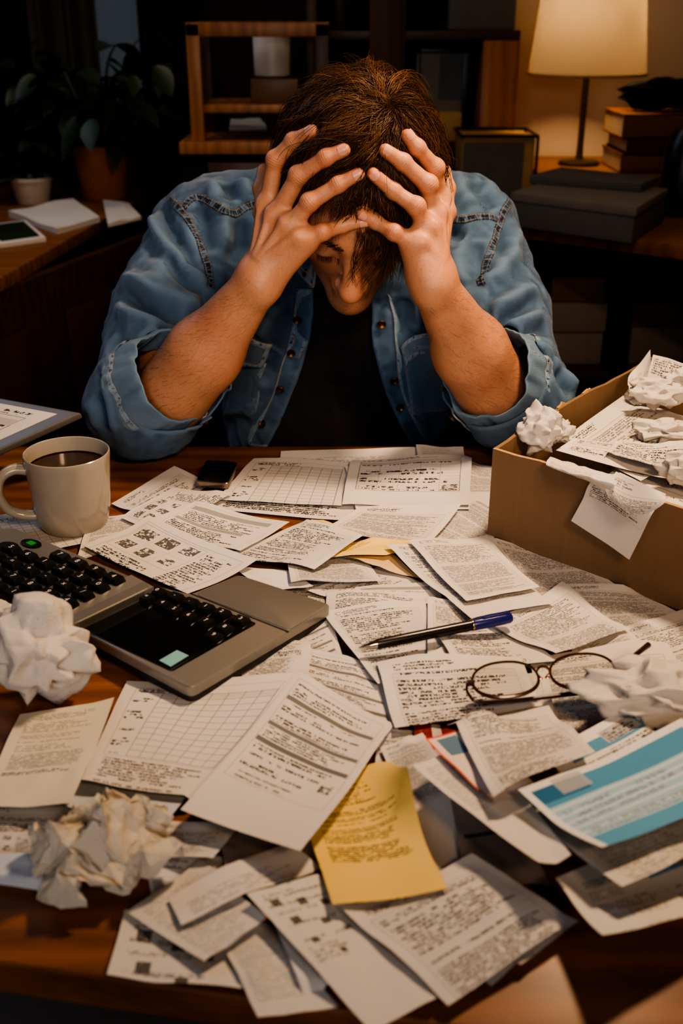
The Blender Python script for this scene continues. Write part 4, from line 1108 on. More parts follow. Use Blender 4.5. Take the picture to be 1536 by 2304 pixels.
def dress(person):
    shirt=build_shirt(person)
    # black T-shirt
    V,Q=polygonize(lambda P: trunk(P,-.010)+.0,(-.26,1.36,.52),(.26,1.76,1.10),.006)
    V=relax(V,Q,2); V=V+vnormals(V,Q)*(.004*fbm(V*np.array((28,28,12)),3))[:,None]
    cen=V[Q].mean(1)
    nk=rc(cen,np.array((.002,1.40,1.06)),np.array((-.002,1.50,1.035)),.064,.064)<0
    V,Q,_=compact(V,Q[(cen[:,1]<1.56)&~nk&(np.abs(cen[:,0])<.165)&(cen[:,2]>.58)])
    t=np_mesh('t_shirt',V,Q,M['tee'],person); t['label']='black T-shirt under the open shirt'
    # trousers, hidden by the desk
    V,Q=polygonize(lambda P: smin(legs(P,.008),ell(P,(-.006,1.64,.56),np.eye(3),(.175,.125,.12)),.05),(-.32,1.05,.06),(.30,1.80,.70),.012)
    cen=V[Q].mean(1); V,Q,_=compact(V,Q[(cen[:,2]>.11)&(cen[:,2]<.66)]); np_mesh('trousers',relax(V,Q,2),Q,M['trouser'],person)
    for k in 'AB':
        cf,(c,n,s,up)=build_cuff(k,shirt)
    sm=M['denim_seam']
    seam('armhole_seam',[zh(470,225),zh(540,290),zh(610,365),zh(665,440),zh(715,540),zh(760,650),zh(795,760),zh(805,880)],.011,shirt,sm)
    seam('yoke_seam',[zh(622,350),zh(680,290),zh(750,285),zh(830,325),zh(900,365),zh(970,385),zh(1040,345),zh(1115,315)],.011,shirt,sm)
    seam('yoke_seam',[zi(575,395),zi(640,420),zi(720,425),zi(800,410),zi(880,408),zi(950,430)],.011,shirt,sm)
    seam('armhole_seam',[zi(1020,305),zi(985,370),zi(960,440),zi(930,540),zi(895,640),zi(860,760),zi(835,860)],.011,shirt,sm)
    pl=M['denim_trim']
    A=strip('placket',[(668,648),(664,690),(652,760),(627,850),(590,945),(560,1000)],[(702,650),(706,690),(697,762),(672,850),(632,945),(603,1000)],shirt,pl)
    B=strip('placket',[(836,690),(834,740),(843,800),(866,880),(897,950),(926,1000)],[(872,660),(884,720),(890,790),(897,860),(922,930),(950,985)],shirt,pl)
    for p in ((669,717),(655,792),(632,872),(593,954)): button(*p,shirt)
    for p in ((857,727),(885,854),(898,915)): button(*p,shirt)
    patch('chest_pocket',[(530,800),(600,815),(575,925),(505,940)],shirt,M['denim_pocket'],.0022)
    patch('pocket_flap',[(540,745),(612,772),(590,824),(530,815)],shirt,pl,.0052)
    patch('chest_pocket',[(905,800),(1012,800),(1010,925),(925,930)],shirt,M['denim_pocket'],.0022)
    patch('pocket_flap',[(898,778),(1015,752),(1022,818),(912,822)],shirt,pl,.0052)
    button(957,805,shirt,lift=.0075); button(991,802,shirt,lift=.0075)
    collar(shirt)
    return shirt
def collar(shirt):
    """stand-and-fall collar: a band round the neck with two points lying on the chest"""
    na=np.array((.0,1.455,1.020)); rows=[]
    V=[];U=[];nu=60
    for i in range(nu+1):
        a=math.radians(-158+316*i/nu)            # 0 = back of the neck
        fr=abs(i/nu-.5)*2                          # 1 at the two front points
        r=.069+.004*math.cos(a)
        top=na+np.array((math.sin(a)*r*.92,math.cos(a)*r*.85,.030-.055*fr**2))
        drop=.040+.026*max(0,fr-.72)/.28; out=.020+.012*fr
        bot=top+np.array((math.sin(a)*out,math.cos(a)*out*1.1-.012*fr,-drop))
        for t in (0,.12,.35,.6,.85,1):
            p=top*(1-t)+bot*t+np.array((math.sin(a),math.cos(a),.4))*(.012*math.sin(PI*min(1,t*1.6))*(1-t*.4))
            p=p+.0015*np.array((1,1,1))*vnoise(p[None]*60)[0]
            V.append(p); U.append((i/nu*40,t*4.5))
    k=6; Fc=[(i*k+j,i*k+j+1,(i+1)*k+j+1,(i+1)*k+j) for i in range(nu) for j in range(k-1)]
    o=mesh_obj('collar',V,Fc,M['denim_trim'],shirt,uvs=U)
    at=o.data.attributes.new('edge','FLOAT','POINT'); at.data.foreach_set('value',np.array([min(u[0]/40*.4,(40-u[0])/40*.4,(4.5-u[1])*.01) for u in U],dtype=np.float32))
    md=o.modifiers.new('t','SOLIDIFY'); md.thickness=.003; md.offset=0
    md=o.modifiers.new('s','SUBSURF'); md.levels=1; md.render_levels=1
# ------------------------------------------------------------------ hair
def build_hair(person,locks=980,per=15,seed=5):
    rs=np.random.RandomState(seed)
    G=np.array((0,0,-1.))
    def to_l(p): return (p-SKC)@HR.T
    def to_w(q): return q@HR+SKC
    W=to_l(skull_hit(868,248,0)[None])[0]; W=W/np.linalg.norm(W/SKR)
    W2=to_l(skull_hit(846,392,0)[None])[0]; W2=W2/np.linalg.norm(W2/SKR)
    # roots
    d=rs.randn(16000,3); d/=np.linalg.norm(d,axis=1,keepdims=True); q=d*SKR
    line=np.interp(q[:,1],[-.10,-.03,.02,.055,.085],[-.085,-.055,-.015,.010,.030])
    lf=np.clip((.002-q[:,0])/.02,0,1)*np.clip((q[:,1]-.03)/.03,0,1); q=q[q[:,2]>line+.026*lf]
    # poisson-like thinning
    keep=[];cell={}
    for i,p in enumerate(q):
        t_=np.clip((p-W)@(W2-W)/((W2-W)@(W2-W)),0,1); cl_=.0040 if np.linalg.norm(p-W-t_*(W2-W))<.014 else .0052; c=tuple(np.floor(p/cl_).astype(int))+(cl_,)
        if c in cell: continue
        cell[c]=1; keep.append(i)
    q=q[keep]; rs.shuffle(q); q=q[:locks]; n=len(q)
    NS=11
    fr_=np.clip((q[:,1]-.02)/.05,0,1); rgt=np.clip((q[:,0]+.004)/.015,0,1)
    L=rs.uniform(.055,.092,n)*(1-fr_*(1-rgt)*.62)+.034*fr_*rgt*rs.uniform(.25,1,n)+.008*(1-fr_)
    nearW=np.exp(-((q-W)**2).sum(1)/.016**2); L=L*(1-.45*nearW)
    lift=rs.uniform(.005,.017,n)*(1-.35*fr_)*(1-.60*np.clip(-q[:,1]/.08,0,1))
    curl=rs.uniform(-1,1,n); ph=rs.uniform(0,6.28,n)
    P=q.copy(); path=[P.copy()]
    # initial flow: away from the crown, parted along the line crown -> forehead
    def flow(P):
        a=P-W; part=np.clip(((P-W)@(W2-W))/((W2-W)@(W2-W)),0,1); near=W+part[:,None]*(W2-W)
        b=P-near; 
        v=.6*a/(np.linalg.norm(a,axis=1,keepdims=True)+.01)+.8*b/(np.linalg.norm(b,axis=1,keepdims=True)+.01)
        sw=np.cross(P/SKR,a)/SKR.mean(); da=np.linalg.norm(a,axis=1,keepdims=True)
        return v+1.3*np.exp(-(da/.022)**2)*np.cross(P/np.linalg.norm(P,axis=1,keepdims=True),a/(da+.004))
    Gl=HR@G
    rot=rs.normal(0,.45,n)
    dirv=None
    for k in range(1,NS):
        t=k/(NS-1)
        Nn=P/SKR**2; Nn/=np.linalg.norm(Nn,axis=1,keepdims=True)
        v=flow(P)
        w=vnoise(to_w(P)*26)+.6*vnoise(to_w(P)*60+9)
        ang=rot*(.5+.5*t)+.65*w+.50*curl*np.sin(4.2*t+ph)
        v=v-Nn*(v*Nn).sum(1,keepdims=True); v/=np.linalg.norm(v,axis=1,keepdims=True)+1e-6
        s=np.cross(Nn,v); v=v*np.cos(ang)[:,None]+s*np.sin(ang)[:,None]
        v=v+Gl*(.15+.75*t)
        if dirv is not None: v=.55*dirv+.45*v
        v/=np.linalg.norm(v,axis=1,keepdims=True); dirv=v
        P=P+v*(L/(NS-1))[:,None]
        # height profile over the skull
        h=.0080+lift*np.sin(np.clip(t*1.15,0,1)*PI*.5)*(1-.25*t)+.004*np.sin(5*t+ph)*t
        Nn=P/SKR**2; Nn/=np.linalg.norm(Nn,axis=1,keepdims=True)
        sc=np.linalg.norm(P/SKR,axis=1); dist=(sc-1)*np.linalg.norm(P,axis=1)/sc
        face=(P[:,1]>.045)&(P[:,2]<.045)
        low=(P[:,2]<np.interp(P[:,1],[-.10,-.03,.02,.055],[-.085,-.055,-.02,.0]))
        want=np.where(face|low,np.maximum(dist,np.minimum(h,.012)),h)
        P=P+Nn*(want-dist)[:,None]
        path.append(P.copy())
    path=np.stack(path,1)                         # n,NS,3 local
    # strands of every lock
    Pn=path/SKR**2; Pn/=np.linalg.norm(Pn,axis=2,keepdims=True)
    T=np.gradient(path,axis=1); T/=np.linalg.norm(T,axis=2,keepdims=True)+1e-9
    S=np.cross(Pn,T)
    tt=np.linspace(0,1,NS)
    allp=[];rad=[];tone=[]; ltone=np.clip(.45+.5*vnoise(q*45)+rs.normal(0,.15,n),0,1)
    for j in range(per):
        off=rs.normal(0,1,(n,2)); wdt=(.0036*(1-tt)**.7+.0008)[None,:,None]
        wob=.0021*np.sin(tt[None]*rs.uniform(4,9,(n,1))+rs.uniform(0,6.28,(n,1)))[:,:,None]
        stray=(rs.rand(n,1,1)<.07)*1.0
        p=path+S*(off[:,0][:,None,None]*wdt*(1+1.2*stray*tt[None,:,None])+wob)+Pn*np.maximum(off[:,1][:,None,None]*wdt*.8+stray*.006*tt[None,:,None]**1.5,-.004)
        cutl=rs.uniform(.8,1.12,(n,1,1)); p=p[:,:1]+(p-p[:,:1])*cutl
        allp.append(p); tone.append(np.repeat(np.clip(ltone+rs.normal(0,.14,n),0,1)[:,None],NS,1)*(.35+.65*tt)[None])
    # fly-away single hairs
    fl=path[rs.choice(n,170)].copy(); fl=fl+(fl/np.linalg.norm(fl,axis=2,keepdims=True))*(tt**1.6*1.0)[None,:,None]*rs.uniform(.002,.012,(170,1,1))+.005*np.sin(tt*5)[None,:,None]*rs.normal(0,1,(170,1,3))
    allp.append(fl); tone.append(np.ones((170,NS))*.9)
    A=np.concatenate(allp); tone=np.concatenate(tone)
    Wd=to_w(A.reshape(-1,3))
    # hair lies beneath the fingers
    over=rs.rand(len(A))<.11
    R=Wd.reshape(A.shape)
    for k in 'AB':
        for a,b,r0,r1 in hand_caps(HANDS[k]):
            lo=np.minimum(a,b)-.03; hi=np.maximum(a,b)+.03
            m=((R>lo)&(R<hi)).all(2)&~over[:,None]
            if not m.any(): continue
            X=R[m]; ba=b-a; hh=np.clip((X-a)@ba/(ba@ba),0,1); c=a+hh[:,None]*ba; r=r0+(r1-r0)*hh
            N=c-SKC; N/=np.linalg.norm(N,axis=1,keepdims=True)
            dv=X-c; hgt=(dv*N).sum(1); tang=np.linalg.norm(dv-N*hgt[:,None],axis=1)
            w=np.clip(1.6-tang/(r+.0015),0,1)
            lim=-np.sqrt(np.maximum((r+.0012)**2-np.minimum(tang,r)**2,0))
            push=np.minimum(0,lim-hgt)*np.clip(w*1.8,0,1)
            X=X+N*push[:,None]; R[m]=X
    sc=(R-SKC)@HR.T; s=np.linalg.norm(sc/SKR,axis=2); lowm=(s<1.075)&~((sc[...,1]>.045)&(sc[...,2]<.03))
    R=np.where(lowm[...,None],SKC+(sc/s[...,None]*1.075)@HR,R)
    m=len(R); ns=3
    Tn=np.gradient(R,axis=1); Tn/=np.linalg.norm(Tn,axis=2,keepdims=True)+1e-9
    N1=np.cross(Tn,np.array((.31,.52,.79))); N1/=np.linalg.norm(N1,axis=2,keepdims=True)+1e-9; N2=np.cross(Tn,N1)
    rr=(.00036*rs.uniform(.7,1.25,(m,1))*(1-.75*tt**2)[None])[:,:,None]
    V=np.stack([R+rr*(math.cos(2*PI*i/ns)*N1+math.sin(2*PI*i/ns)*N2) for i in range(ns)],2).reshape(-1,3)
    base=(np.arange(m)[:,None]*NS+np.arange(NS-1)[None]).reshape(-1)*ns
    Fq=np.concatenate([np.stack([base+i,base+(i+1)%ns,base+ns+(i+1)%ns,base+ns+i],1) for i in range(ns)])
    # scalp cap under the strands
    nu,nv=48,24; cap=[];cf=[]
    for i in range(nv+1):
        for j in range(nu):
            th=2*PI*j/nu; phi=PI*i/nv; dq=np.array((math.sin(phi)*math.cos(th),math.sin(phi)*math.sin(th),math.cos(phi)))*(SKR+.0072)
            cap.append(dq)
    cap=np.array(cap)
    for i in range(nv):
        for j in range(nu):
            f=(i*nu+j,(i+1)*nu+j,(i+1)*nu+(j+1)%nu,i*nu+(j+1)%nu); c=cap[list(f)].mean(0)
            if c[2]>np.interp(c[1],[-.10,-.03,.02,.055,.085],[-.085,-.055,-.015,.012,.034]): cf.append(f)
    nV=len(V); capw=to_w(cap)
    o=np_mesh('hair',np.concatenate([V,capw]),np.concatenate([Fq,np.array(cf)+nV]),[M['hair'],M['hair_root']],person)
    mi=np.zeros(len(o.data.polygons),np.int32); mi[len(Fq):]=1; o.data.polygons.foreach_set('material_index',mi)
    at=o.data.attributes.new('tone','FLOAT','POINT'); at.data.foreach_set('value',np.concatenate([np.repeat(tone.reshape(-1),ns),np.zeros(len(capw))]).astype(np.float32))
    o['label']='tousled medium-length brown hair'
    tag(o,kind='stuff')
    # brows and lashes
    for s in (-1,1):
        mb=MB()
        for i in range(170):
            x=rs.uniform(.010,.050); p=hl(s*x,.101-.30*max(0,x-.028)-.0,.020+rs.normal(0,.0022)+.004*math.sin((x-.01)/.04*PI))
            h=snap(p,.0006,SKIN_BVH)[0]; dr=HX*s*.7+HU*.35+HF*.25
            mb.tube([h,h+nrm(dr)*.006*rs.uniform(.6,1.2)],[.00024,.0001],3,cap=False)
        mb.build('eyebrow',M['hair'],person,smooth=True)
        mb=MB()
        for i in range(34):
            x=.018+.027*i/33; p=hl(s*x,.099,-.010-.003*math.sin((x-.018)/.027*PI)); h=snap(p,.0002,SKIN_BVH)[0]
            mb.tube([h,h+HF*.004-HU*.002,h+HF*.0075-HU*.0015],[.0003,.00025,.0001],3,cap=False)
        mb.build('eyelashes',M['hair'],person,smooth=True)
    return o
person,_SV,_SQ=build_person()
SKIN_BVH=BVHTree.FromPolygons([tuple(v) for v in _SV],[tuple(q) for q in _SQ])
dress(person)
build_hair(person)
# ================================================================== PAPERS
INK=(.030,.027,.027)
class Page(NT):
    """printed sheet: masks are laid out in page units (u across, v down)"""
    def __init__(s,name,col,seed=0):
        super().__init__(name,.75,.25); uv=s.sep(s.coord('UV')); s.U,s.V=uv[0],uv[1]; s.seed=seed
        co=s.coord(); n=s.noise(co,14,4)
        s.c=s.mix(n,tuple(v*.93 for v in col),col); s.k=0
    def rect(s,u0,u1,v0,v1):
        a=s.math('COMPARE',s.U,(u0+u1)/2,(u1-u0)/2); b=s.math('COMPARE',s.V,(v0+v1)/2,(v1-v0)/2); return s.mul(a,b)
    def ink(s,mask,col=INK,a=.85):
        s.c=s.mix(s.mul(mask,a),s.c,col); return s
    def bar(s,u0,u1,v0,v1,col=(.17,.16,.15),a=.95): return s.ink(s.rect(u0,u1,v0,v1),col,a)
    def text(s,u0,u1,v0,v1,p=.62,dens=.9,rag=.35,gly=2.6,a=.95,wt=.475,col=INK,fill=.33):
        s.k+=1; sd=s.seed*13.7+s.k*5.31
        p=p*.74; q=s.mul(s.V,1/p); L=s.math('FLOOR',q); fv=s.math('FRACT',q)
        band=s.math('COMPARE',fv,.5,fill)
        wn=s.n('ShaderNodeTexWhiteNoise',noise_dimensions='1D'); s.put(s.add(L,sd),wn.inputs['W']); r=s.sep(wn.outputs[1])
        lim=s.math('MULTIPLY_ADD',r[0],-rag*(u1-u0),u1)
        end=s.lt(s.U,lim); on=s.lt(r[1],dens)
        g=s.noise(s.comb(s.mul(s.U,gly/p),s.math('MULTIPLY_ADD',L,7.3,s.mul(fv,1.6)),sd),1,1.5,.7)
        w=s.noise(s.comb(s.mul(s.U,.42/p),s.mul(L,3.1),sd+4),1,1)
        m=s.mul(s.mul(s.gt(g,wt),s.gt(w,.40)),s.mul(band,s.mul(end,on)))
        return s.ink(s.mul(m,s.rect(u0,u1,v0,v1)),col,a)
    def grid(s,u0,u1,v0,v1,du,dv,t=.05,a=.55,col=(.16,.15,.15)):
        m=None
        if du:
            f=s.math('FRACT',s.mul(s.sub(s.U,u0-t/2),1/du)); m=s.lt(f,t/du)
        if dv:
            f=s.math('FRACT',s.mul(s.sub(s.V,v0-t/2),1/dv)); b=s.lt(f,t/dv); m=b if m is None else s.max(m,b)
        return s.ink(s.mul(m,s.rect(u0-t,u1+t,v0-t,v1+t)),col,a)
    def frame(s,u0,u1,v0,v1,t=.06,a=.6):
        m=s.sub(s.rect(u0,u1,v0,v1),s.rect(u0+t,u1-t,v0+t,v1-t)); return s.ink(m,INK,a)
    def picture(s,u0,u1,v0,v1,wt=.5):
        s.k+=1; g=s.noise(s.comb(s.mul(s.U,1.3),s.mul(s.V,1.9),s.seed+s.k*3.3),1,3,.7)
        return s.ink(s.mul(s.gt(g,wt),s.rect(u0,u1,v0,v1)),INK,.85)
    def done(s):
        s.set(Base_Color=s.c); s.bump(s.noise(s.coord(),220,3),.06,.0004)
        s.b.inputs['Transmission Weight'].default_value=0
        return s.m
WHITE=(.66,.62,.575)
def styles():
    P={}
    for i,(p,g) in enumerate(((.62,2.6),(.52,2.9),(.8,2.2))):
        P['text%d'%i]=Page('printed_letter_%s'%'abc'[i],WHITE,i+1).text(2.0,10,1.3,2.8,.7,1,.3).text(2.2,18.8,4.0,13.0,p,.92,.25,g).text(2.2,18.8,13.8,22,p*.8,.98,.1,g*1.1).text(2.2,18.5,22.8,29,p,.9,.5,g).bar(1.5,19.4,3.4,29.6,(.45,.42,.39),.16).grid(1.5,19.4,3.4,29.6,0,p*1.48,.05,.34).frame(1.5,19.4,3.4,29.6,.06,.55).done()
    P['lines']=Page('ruled_letter',WHITE,5).bar(1.6,19.4,3,30,(.45,.42,.39),.16).frame(1.6,19.4,3,30,.06,.4).grid(1.6,19.4,3,30,0,.80,.06,.5).text(2,18,3,30,.95,.85,.35,2.4).text(2,12,1.2,2.6,.7).done()
    P['grid']=Page('grid_form',WHITE,6).frame(1.6,19.4,2.2,22,.07).bar(5.2,19.4,4.2,5.4,(.45,.42,.39),.4).grid(5.2,19.4,4.2,21.6,2.03,1.45,.11,.8).text(1.9,5.0,3,21.5,1.1,.55,.4,2.2).text(2,15,2.4,4.0,.8,.9,.4).text(2,19,22.6,29,.8,.9,.4).done()
    P['bars']=Page('form_with_shaded_rows',WHITE,7).frame(1.4,19.6,1.6,28.4,.07,.6).bar(1.6,19.4,6.2,7.2).bar(1.6,19.4,13.2,14.1).bar(1.6,19.4,17.4,18.5,(.15,.145,.14)).text(2,17,2.2,5.8,.9,.85,.5).grid(1.6,19.4,7.6,13,0,.9,.05,.30).text(2,19,7.6,13.0,.9,.6,.5).text(2.2,19,14.4,17.2,.8,.9,.3).text(2.2,18,19,25,1.2,.5,.6).picture(16.5,18.6,21.5,24).text(3,14,25.4,28,.8,.8,.4).done()
    P['bars2']=Page('form_with_two_bands',WHITE,8).frame(1.2,19.8,1.0,13.5,.06,.5).bar(1.6,18.6,1.8,3.2,(.30,.29,.27)).bar(1.6,16.5,7.2,8.3,(.30,.29,.27)).text(2,18,3.8,7,.8,.95,.3).text(2,18.5,8.8,13,.85,.9,.35).done()
    P['table']=Page('table_form',WHITE,9).bar(1.8,19.2,1.8,15.4,(.45,.42,.39),.14).frame(1.8,19.2,1.8,15.4,.09,.75).grid(1.8,19.2,3.8,15.4,3.48,1.16,.08,.6).bar(1.8,19.2,2.5,3.7,(.42,.38,.34),.75).text(2.2,18.5,3.8,15,1.5,.7,.5).picture(16.2,18.8,12.8,15.1,.50).text(2,17,.7,1.6,.9).done()
    P['pics']=Page('sheet_with_framed_pictures',WHITE,10).frame(1.2,19.8,1.2,13.6,.06,.65).frame(1.5,13.6,1.6,8.4,.05,.55).grid(1.5,13.6,1.6,8.4,4.03,3.4,.05,.45).picture(1.9,4.9,2.2,4.4,.47).picture(6,8.9,2.0,4.2,.45).picture(10.2,12.8,2.0,3.8,.47).picture(2.2,4.6,5.6,7.6,.44).picture(6.2,8.4,5.6,7.9,.46).picture(10.4,12.6,5.8,7.4,.5).text(14.2,19.3,2,12.8,.72,.95,.3,2.2,.9,.46).text(2,13,9,13,.8,.9,.3,2.2).done()
    P['dashes']=Page('sheet_with_dashed_heads',WHITE,11).text(2,19,1,14,.8,.9,.3).bar(3,5.5,9.6,10.3).bar(6.5,9.2,9.6,10.3).bar(10.5,13,9.6,10.3).bar(14,17,9.6,10.3).text(2,19,11,14,.7,.95,.2,2.2,.9,.46).done()
    P['squares']=Page('sheet_with_stamped_squares',WHITE,12).text(2,18,2,28,1.9,.45,.5,1.6,.5).picture(3,5.4,4,6.6,.35).picture(9,11.2,5.6,8,.34).picture(14,16,7.6,9.6,.38).picture(4,6.4,11,13.4,.36).picture(10.5,12.6,13.6,15.6,.36).picture(4.5,6.5,18.8,20.6,.34).picture(14,16,17.8,19.6,.5).picture(9,10.6,24,25.6,.32).done()
    P['faint']=Page('faint_printed_sheet',WHITE,13).text(2,18.5,3,30,.75,.9,.4,2.2,.42).bar(2,18,12,12.8,(.3,.3,.3),.35).done()
    P['plain']=Page('blank_back_of_sheet',(.72,.69,.66),14).text(3,17,20,24,.9,.5,.5,2,.25).done()
    P['cool']=Page('bluish_sheet',(.56,.60,.66),15).text(10,14,8,9,.9,.4,.5,2,.3).done()
    P['cream']=Page('cream_statement',(.72,.65,.52),16).text(3,18,2,4,.8,1,.2,2.6,.6).grid(2.5,18.6,5,15,0,.95,.05,.35).text(2.6,18.4,5,14.8,.95,.7,.35,2.4,.5).text(2.4,18.6,15.4,20.5,.62,1,.05,2.8,.72).text(2,18,21.3,22.5,.8,1,.2).done()
    P['yellow']=Page('yellow_notice',(.80,.57,.19),17).text(3.2,18.5,1.4,3.2,.8,.9,.5,2.4,.6).text(2.6,17.5,5,12,1.0,.8,.4,2.4,.75).text(2.6,18.5,13.2,23,.72,.85,.25,2.6,.8,.46).bar(2.6,14,19.6,20.0,(.2,.15,.05),.4).text(2.6,18.5,24,29,.85,.9,.2,2.6,.85,.45).done()
    P['yellow2']=Page('yellow_slip',(.86,.62,.20),18).text(2,19,1.5,7,.8,.95,.2,2.6,.7).done()
    P['manila']=Page('manila_slip',(.70,.50,.27),19).text(2,18,2,12,1.1,.5,.4,2,.3).done()
    P['barcode']=Page('receipt_with_barcode',WHITE,20).text(1.5,19,1,6,.9,.95,.3).text(2,18,7,10,3,1,.05,9.5,.95,.5,INK,.5).text(2,17,11,26,.9,.9,.3).done()
    BL=(.035,.25,.43); BD=(.012,.12,.25)
    P['bank']=Page('blue_bank_slip',(.70,.70,.69),21).bar(0.8,20.2,.8,3.2,BL,.92).bar(.8,6.5,.8,2.6,BD,.8).bar(.8,20.2,3.2,8.3,(.22,.43,.56),.75).grid(.8,20.2,3.6,8.2,0,.95,.32,.55,(.66,.69,.70)).text(1.6,19,3.8,8.2,1.05,.55,.5,2,.35).bar(.8,20.2,8.3,10.2,(.05,.30,.50),.9).bar(3.4,7.0,.3,2.3,(.40,.40,.40),.75).done()
    P['bank2']=Page('blue_headed_bill',(.72,.70,.68),22).bar(2.5,20,1.6,3.4,BL,.9).bar(9,15,1.0,3.0,(.45,.43,.41),.85).text(9.4,14.6,1.2,2.9,.6).text(2.5,9,4.2,8,.7,.9,.3).text(8,16,3.8,6,.8,1,.2).done()
    P['bank3']=Page('bill_with_blue_corner',(.70,.66,.62),23).bar(13,20.5,1,5,BL,.85).text(3,16,6,13,.9,.6,.4,2,.5).picture(14,17,9,11.6,.42).text(3,9,2,6,.8,.6,.4,2,.5).done()
    P['red']=Page('red_and_blue_leaflet',(.70,.60,.54),24).bar(-1,.7,-1,40,(.75,.12,.04),.95).bar(.7,21,-1,.9,(.60,.05,.03),.9).bar(3,10,2,12,(.06,.17,.27),.9).text(11,19,2,12,.8).done()
    P['redcard']=Page('dark_red_card',(.22,.018,.014),25).bar(8,12.5,-1,40,(.62,.55,.52),.9).text(2,7,2,20,1.2,.5,.3,2,.4,.5,(.5,.3,.28)).done()
    P['bluecard']=Page('white_and_navy_slip',(.66,.64,.63),26).bar(12,21,8,14,(.03,.065,.18),.95).bar(1,12,10,14,(.10,.13,.22),.5).text(2,11,1,6,.9).done()
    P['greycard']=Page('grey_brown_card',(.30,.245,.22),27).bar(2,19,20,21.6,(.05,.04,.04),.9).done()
    return P
PST=styles()
# ---- sheets settle on one another over this height field
HX0,HY0,HD=-.62,.30,.004; HN=(310,280)
HF_=np.full(HN,DESK)
def hsamp(x,y):
    i=np.clip(((x-HX0)/HD).astype(int),1,HN[0]-2); j=np.clip(((y-HY0)/HD).astype(int),1,HN[1]-2)
    r=HF_[i,j]
    for a in (-1,0,1):
        for b in (-1,0,1): r=np.maximum(r,HF_[i+a,j+b])
    return r
def hput(x,y,z):
    i=np.clip(((x-HX0)/HD).astype(int),0,HN[0]-1); j=np.clip(((y-HY0)/HD).astype(int),0,HN[1]-1)
    np.maximum.at(HF_,(i,j),z)
def hput_poly(poly,z):
    p=np.array(poly); X,Y=np.meshgrid(HX0+(np.arange(HN[0])+.5)*HD,HY0+(np.arange(HN[1])+.5)*HD,indexing='ij'); ins=np.zeros(HN,bool)
    for k in range(len(p)):
        a,b=p[k],p[(k+1)%len(p)]
        with np.errstate(divide='ignore',invalid='ignore'):
            c=((a[1]>Y)!=(b[1]>Y))&(X<(b[0]-a[0])*(Y-a[1])/(b[1]-a[1])+a[0])
        ins^=c
    HF_[ins]=np.maximum(HF_[ins],z)
_pn=[0]
def sheet(quad,style,label,name='paper_sheet',cat='paper',lift=(0,0,0,0),wave=.0015,wu=21.0,group=None,nu=14,nv=18,fold=0,gap=.0006):
    _pn[0]+=1; sd=_pn[0]*3.17
    W=[at_z(p[0],p[1],DESK+.005+l) for p,l in zip(quad,lift)]
    g=np.array([[((1-u)*(1-v))*W[0]+u*(1-v)*W[1]+u*v*W[2]+(1-u)*v*W[3] for u in np.linspace(0,1,nu+1)] for v in np.linspace(0,1,nv+1)])
    X,Y=g[...,0],g[...,1]
    uu,vv=np.meshgrid(np.linspace(0,1,nu+1),np.linspace(0,1,nv+1))
    z0=hsamp(X,Y)+gap
    inside=(X>HX0)&(X<HX0+HN[0]*HD)&(Y>.43)
    z0=np.where(inside,z0,DESK+gap)
    l0,l1,l2,l3=lift
    cl=(1-uu)*(1-vv)*l0+uu*(1-vv)*l1+uu*vv*l2+(1-uu)*vv*l3
    for (cu,cv),l in zip(((0,0),(1,0),(1,1),(0,1)),lift):
        d=np.hypot(uu-cu,(vv-cv)); cl=cl+.18*l*np.clip(1-d/.6,0,1)**1.6
    zt=DESK+.0015+cl-.0025*np.sin(PI*uu)*np.sin(PI*vv)*(max(lift)>.012)
    z0=np.maximum(z0,zt); z=z0.copy()
    for _ in range(30):
        p=np.pad(z,1,mode='reflect',reflect_type='odd'); s=(p[2:,1:-1]+p[:-2,1:-1]+p[1:-1,2:]+p[1:-1,:-2])/4
        z=np.maximum(z0,s)
    wv=wave*(1+vnoise(np.stack([uu*1.7+sd,vv*2.1+sd*.7,uu*0+sd],-1)))+wave*.5*(1+vnoise(np.stack([uu*4+sd,vv*4,uu*0+3],-1)))
    z=z+wv
    # rasterise for the sheets above
    k=5; ui=np.linspace(0,nu,nu*k+1); vi=np.linspace(0,nv,nv*k+1)
    def up(A):
        B=np.array([np.interp(ui,np.arange(nu+1),r) for r in A]); return np.array([np.interp(vi,np.arange(nv+1),B[:,c]) for c in range(B.shape[1])]).T
    hput(up(X).ravel(),up(Y).ravel(),up(z).ravel())
    V=np.stack([X,Y,z],-1).reshape(-1,3)
    w=(np.linalg.norm(W[1]-W[0])+np.linalg.norm(W[2]-W[3]))/2; h=(np.linalg.norm(W[3]-W[0])+np.linalg.norm(W[2]-W[1]))/2
    UV=np.stack([uu*wu,vv*wu*h/w],-1).reshape(-1,2)
    k=nu+1; Fq=np.array([(i*k+j,(i+1)*k+j,(i+1)*k+j+1,i*k+j+1) for i in range(nv) for j in range(nu)])
    c=V.mean(0); 
    o=np_mesh(name,V-c,Fq,PST[style],None,True,UV); o.location=tuple(c)
    tag(o,label,cat,group); return o
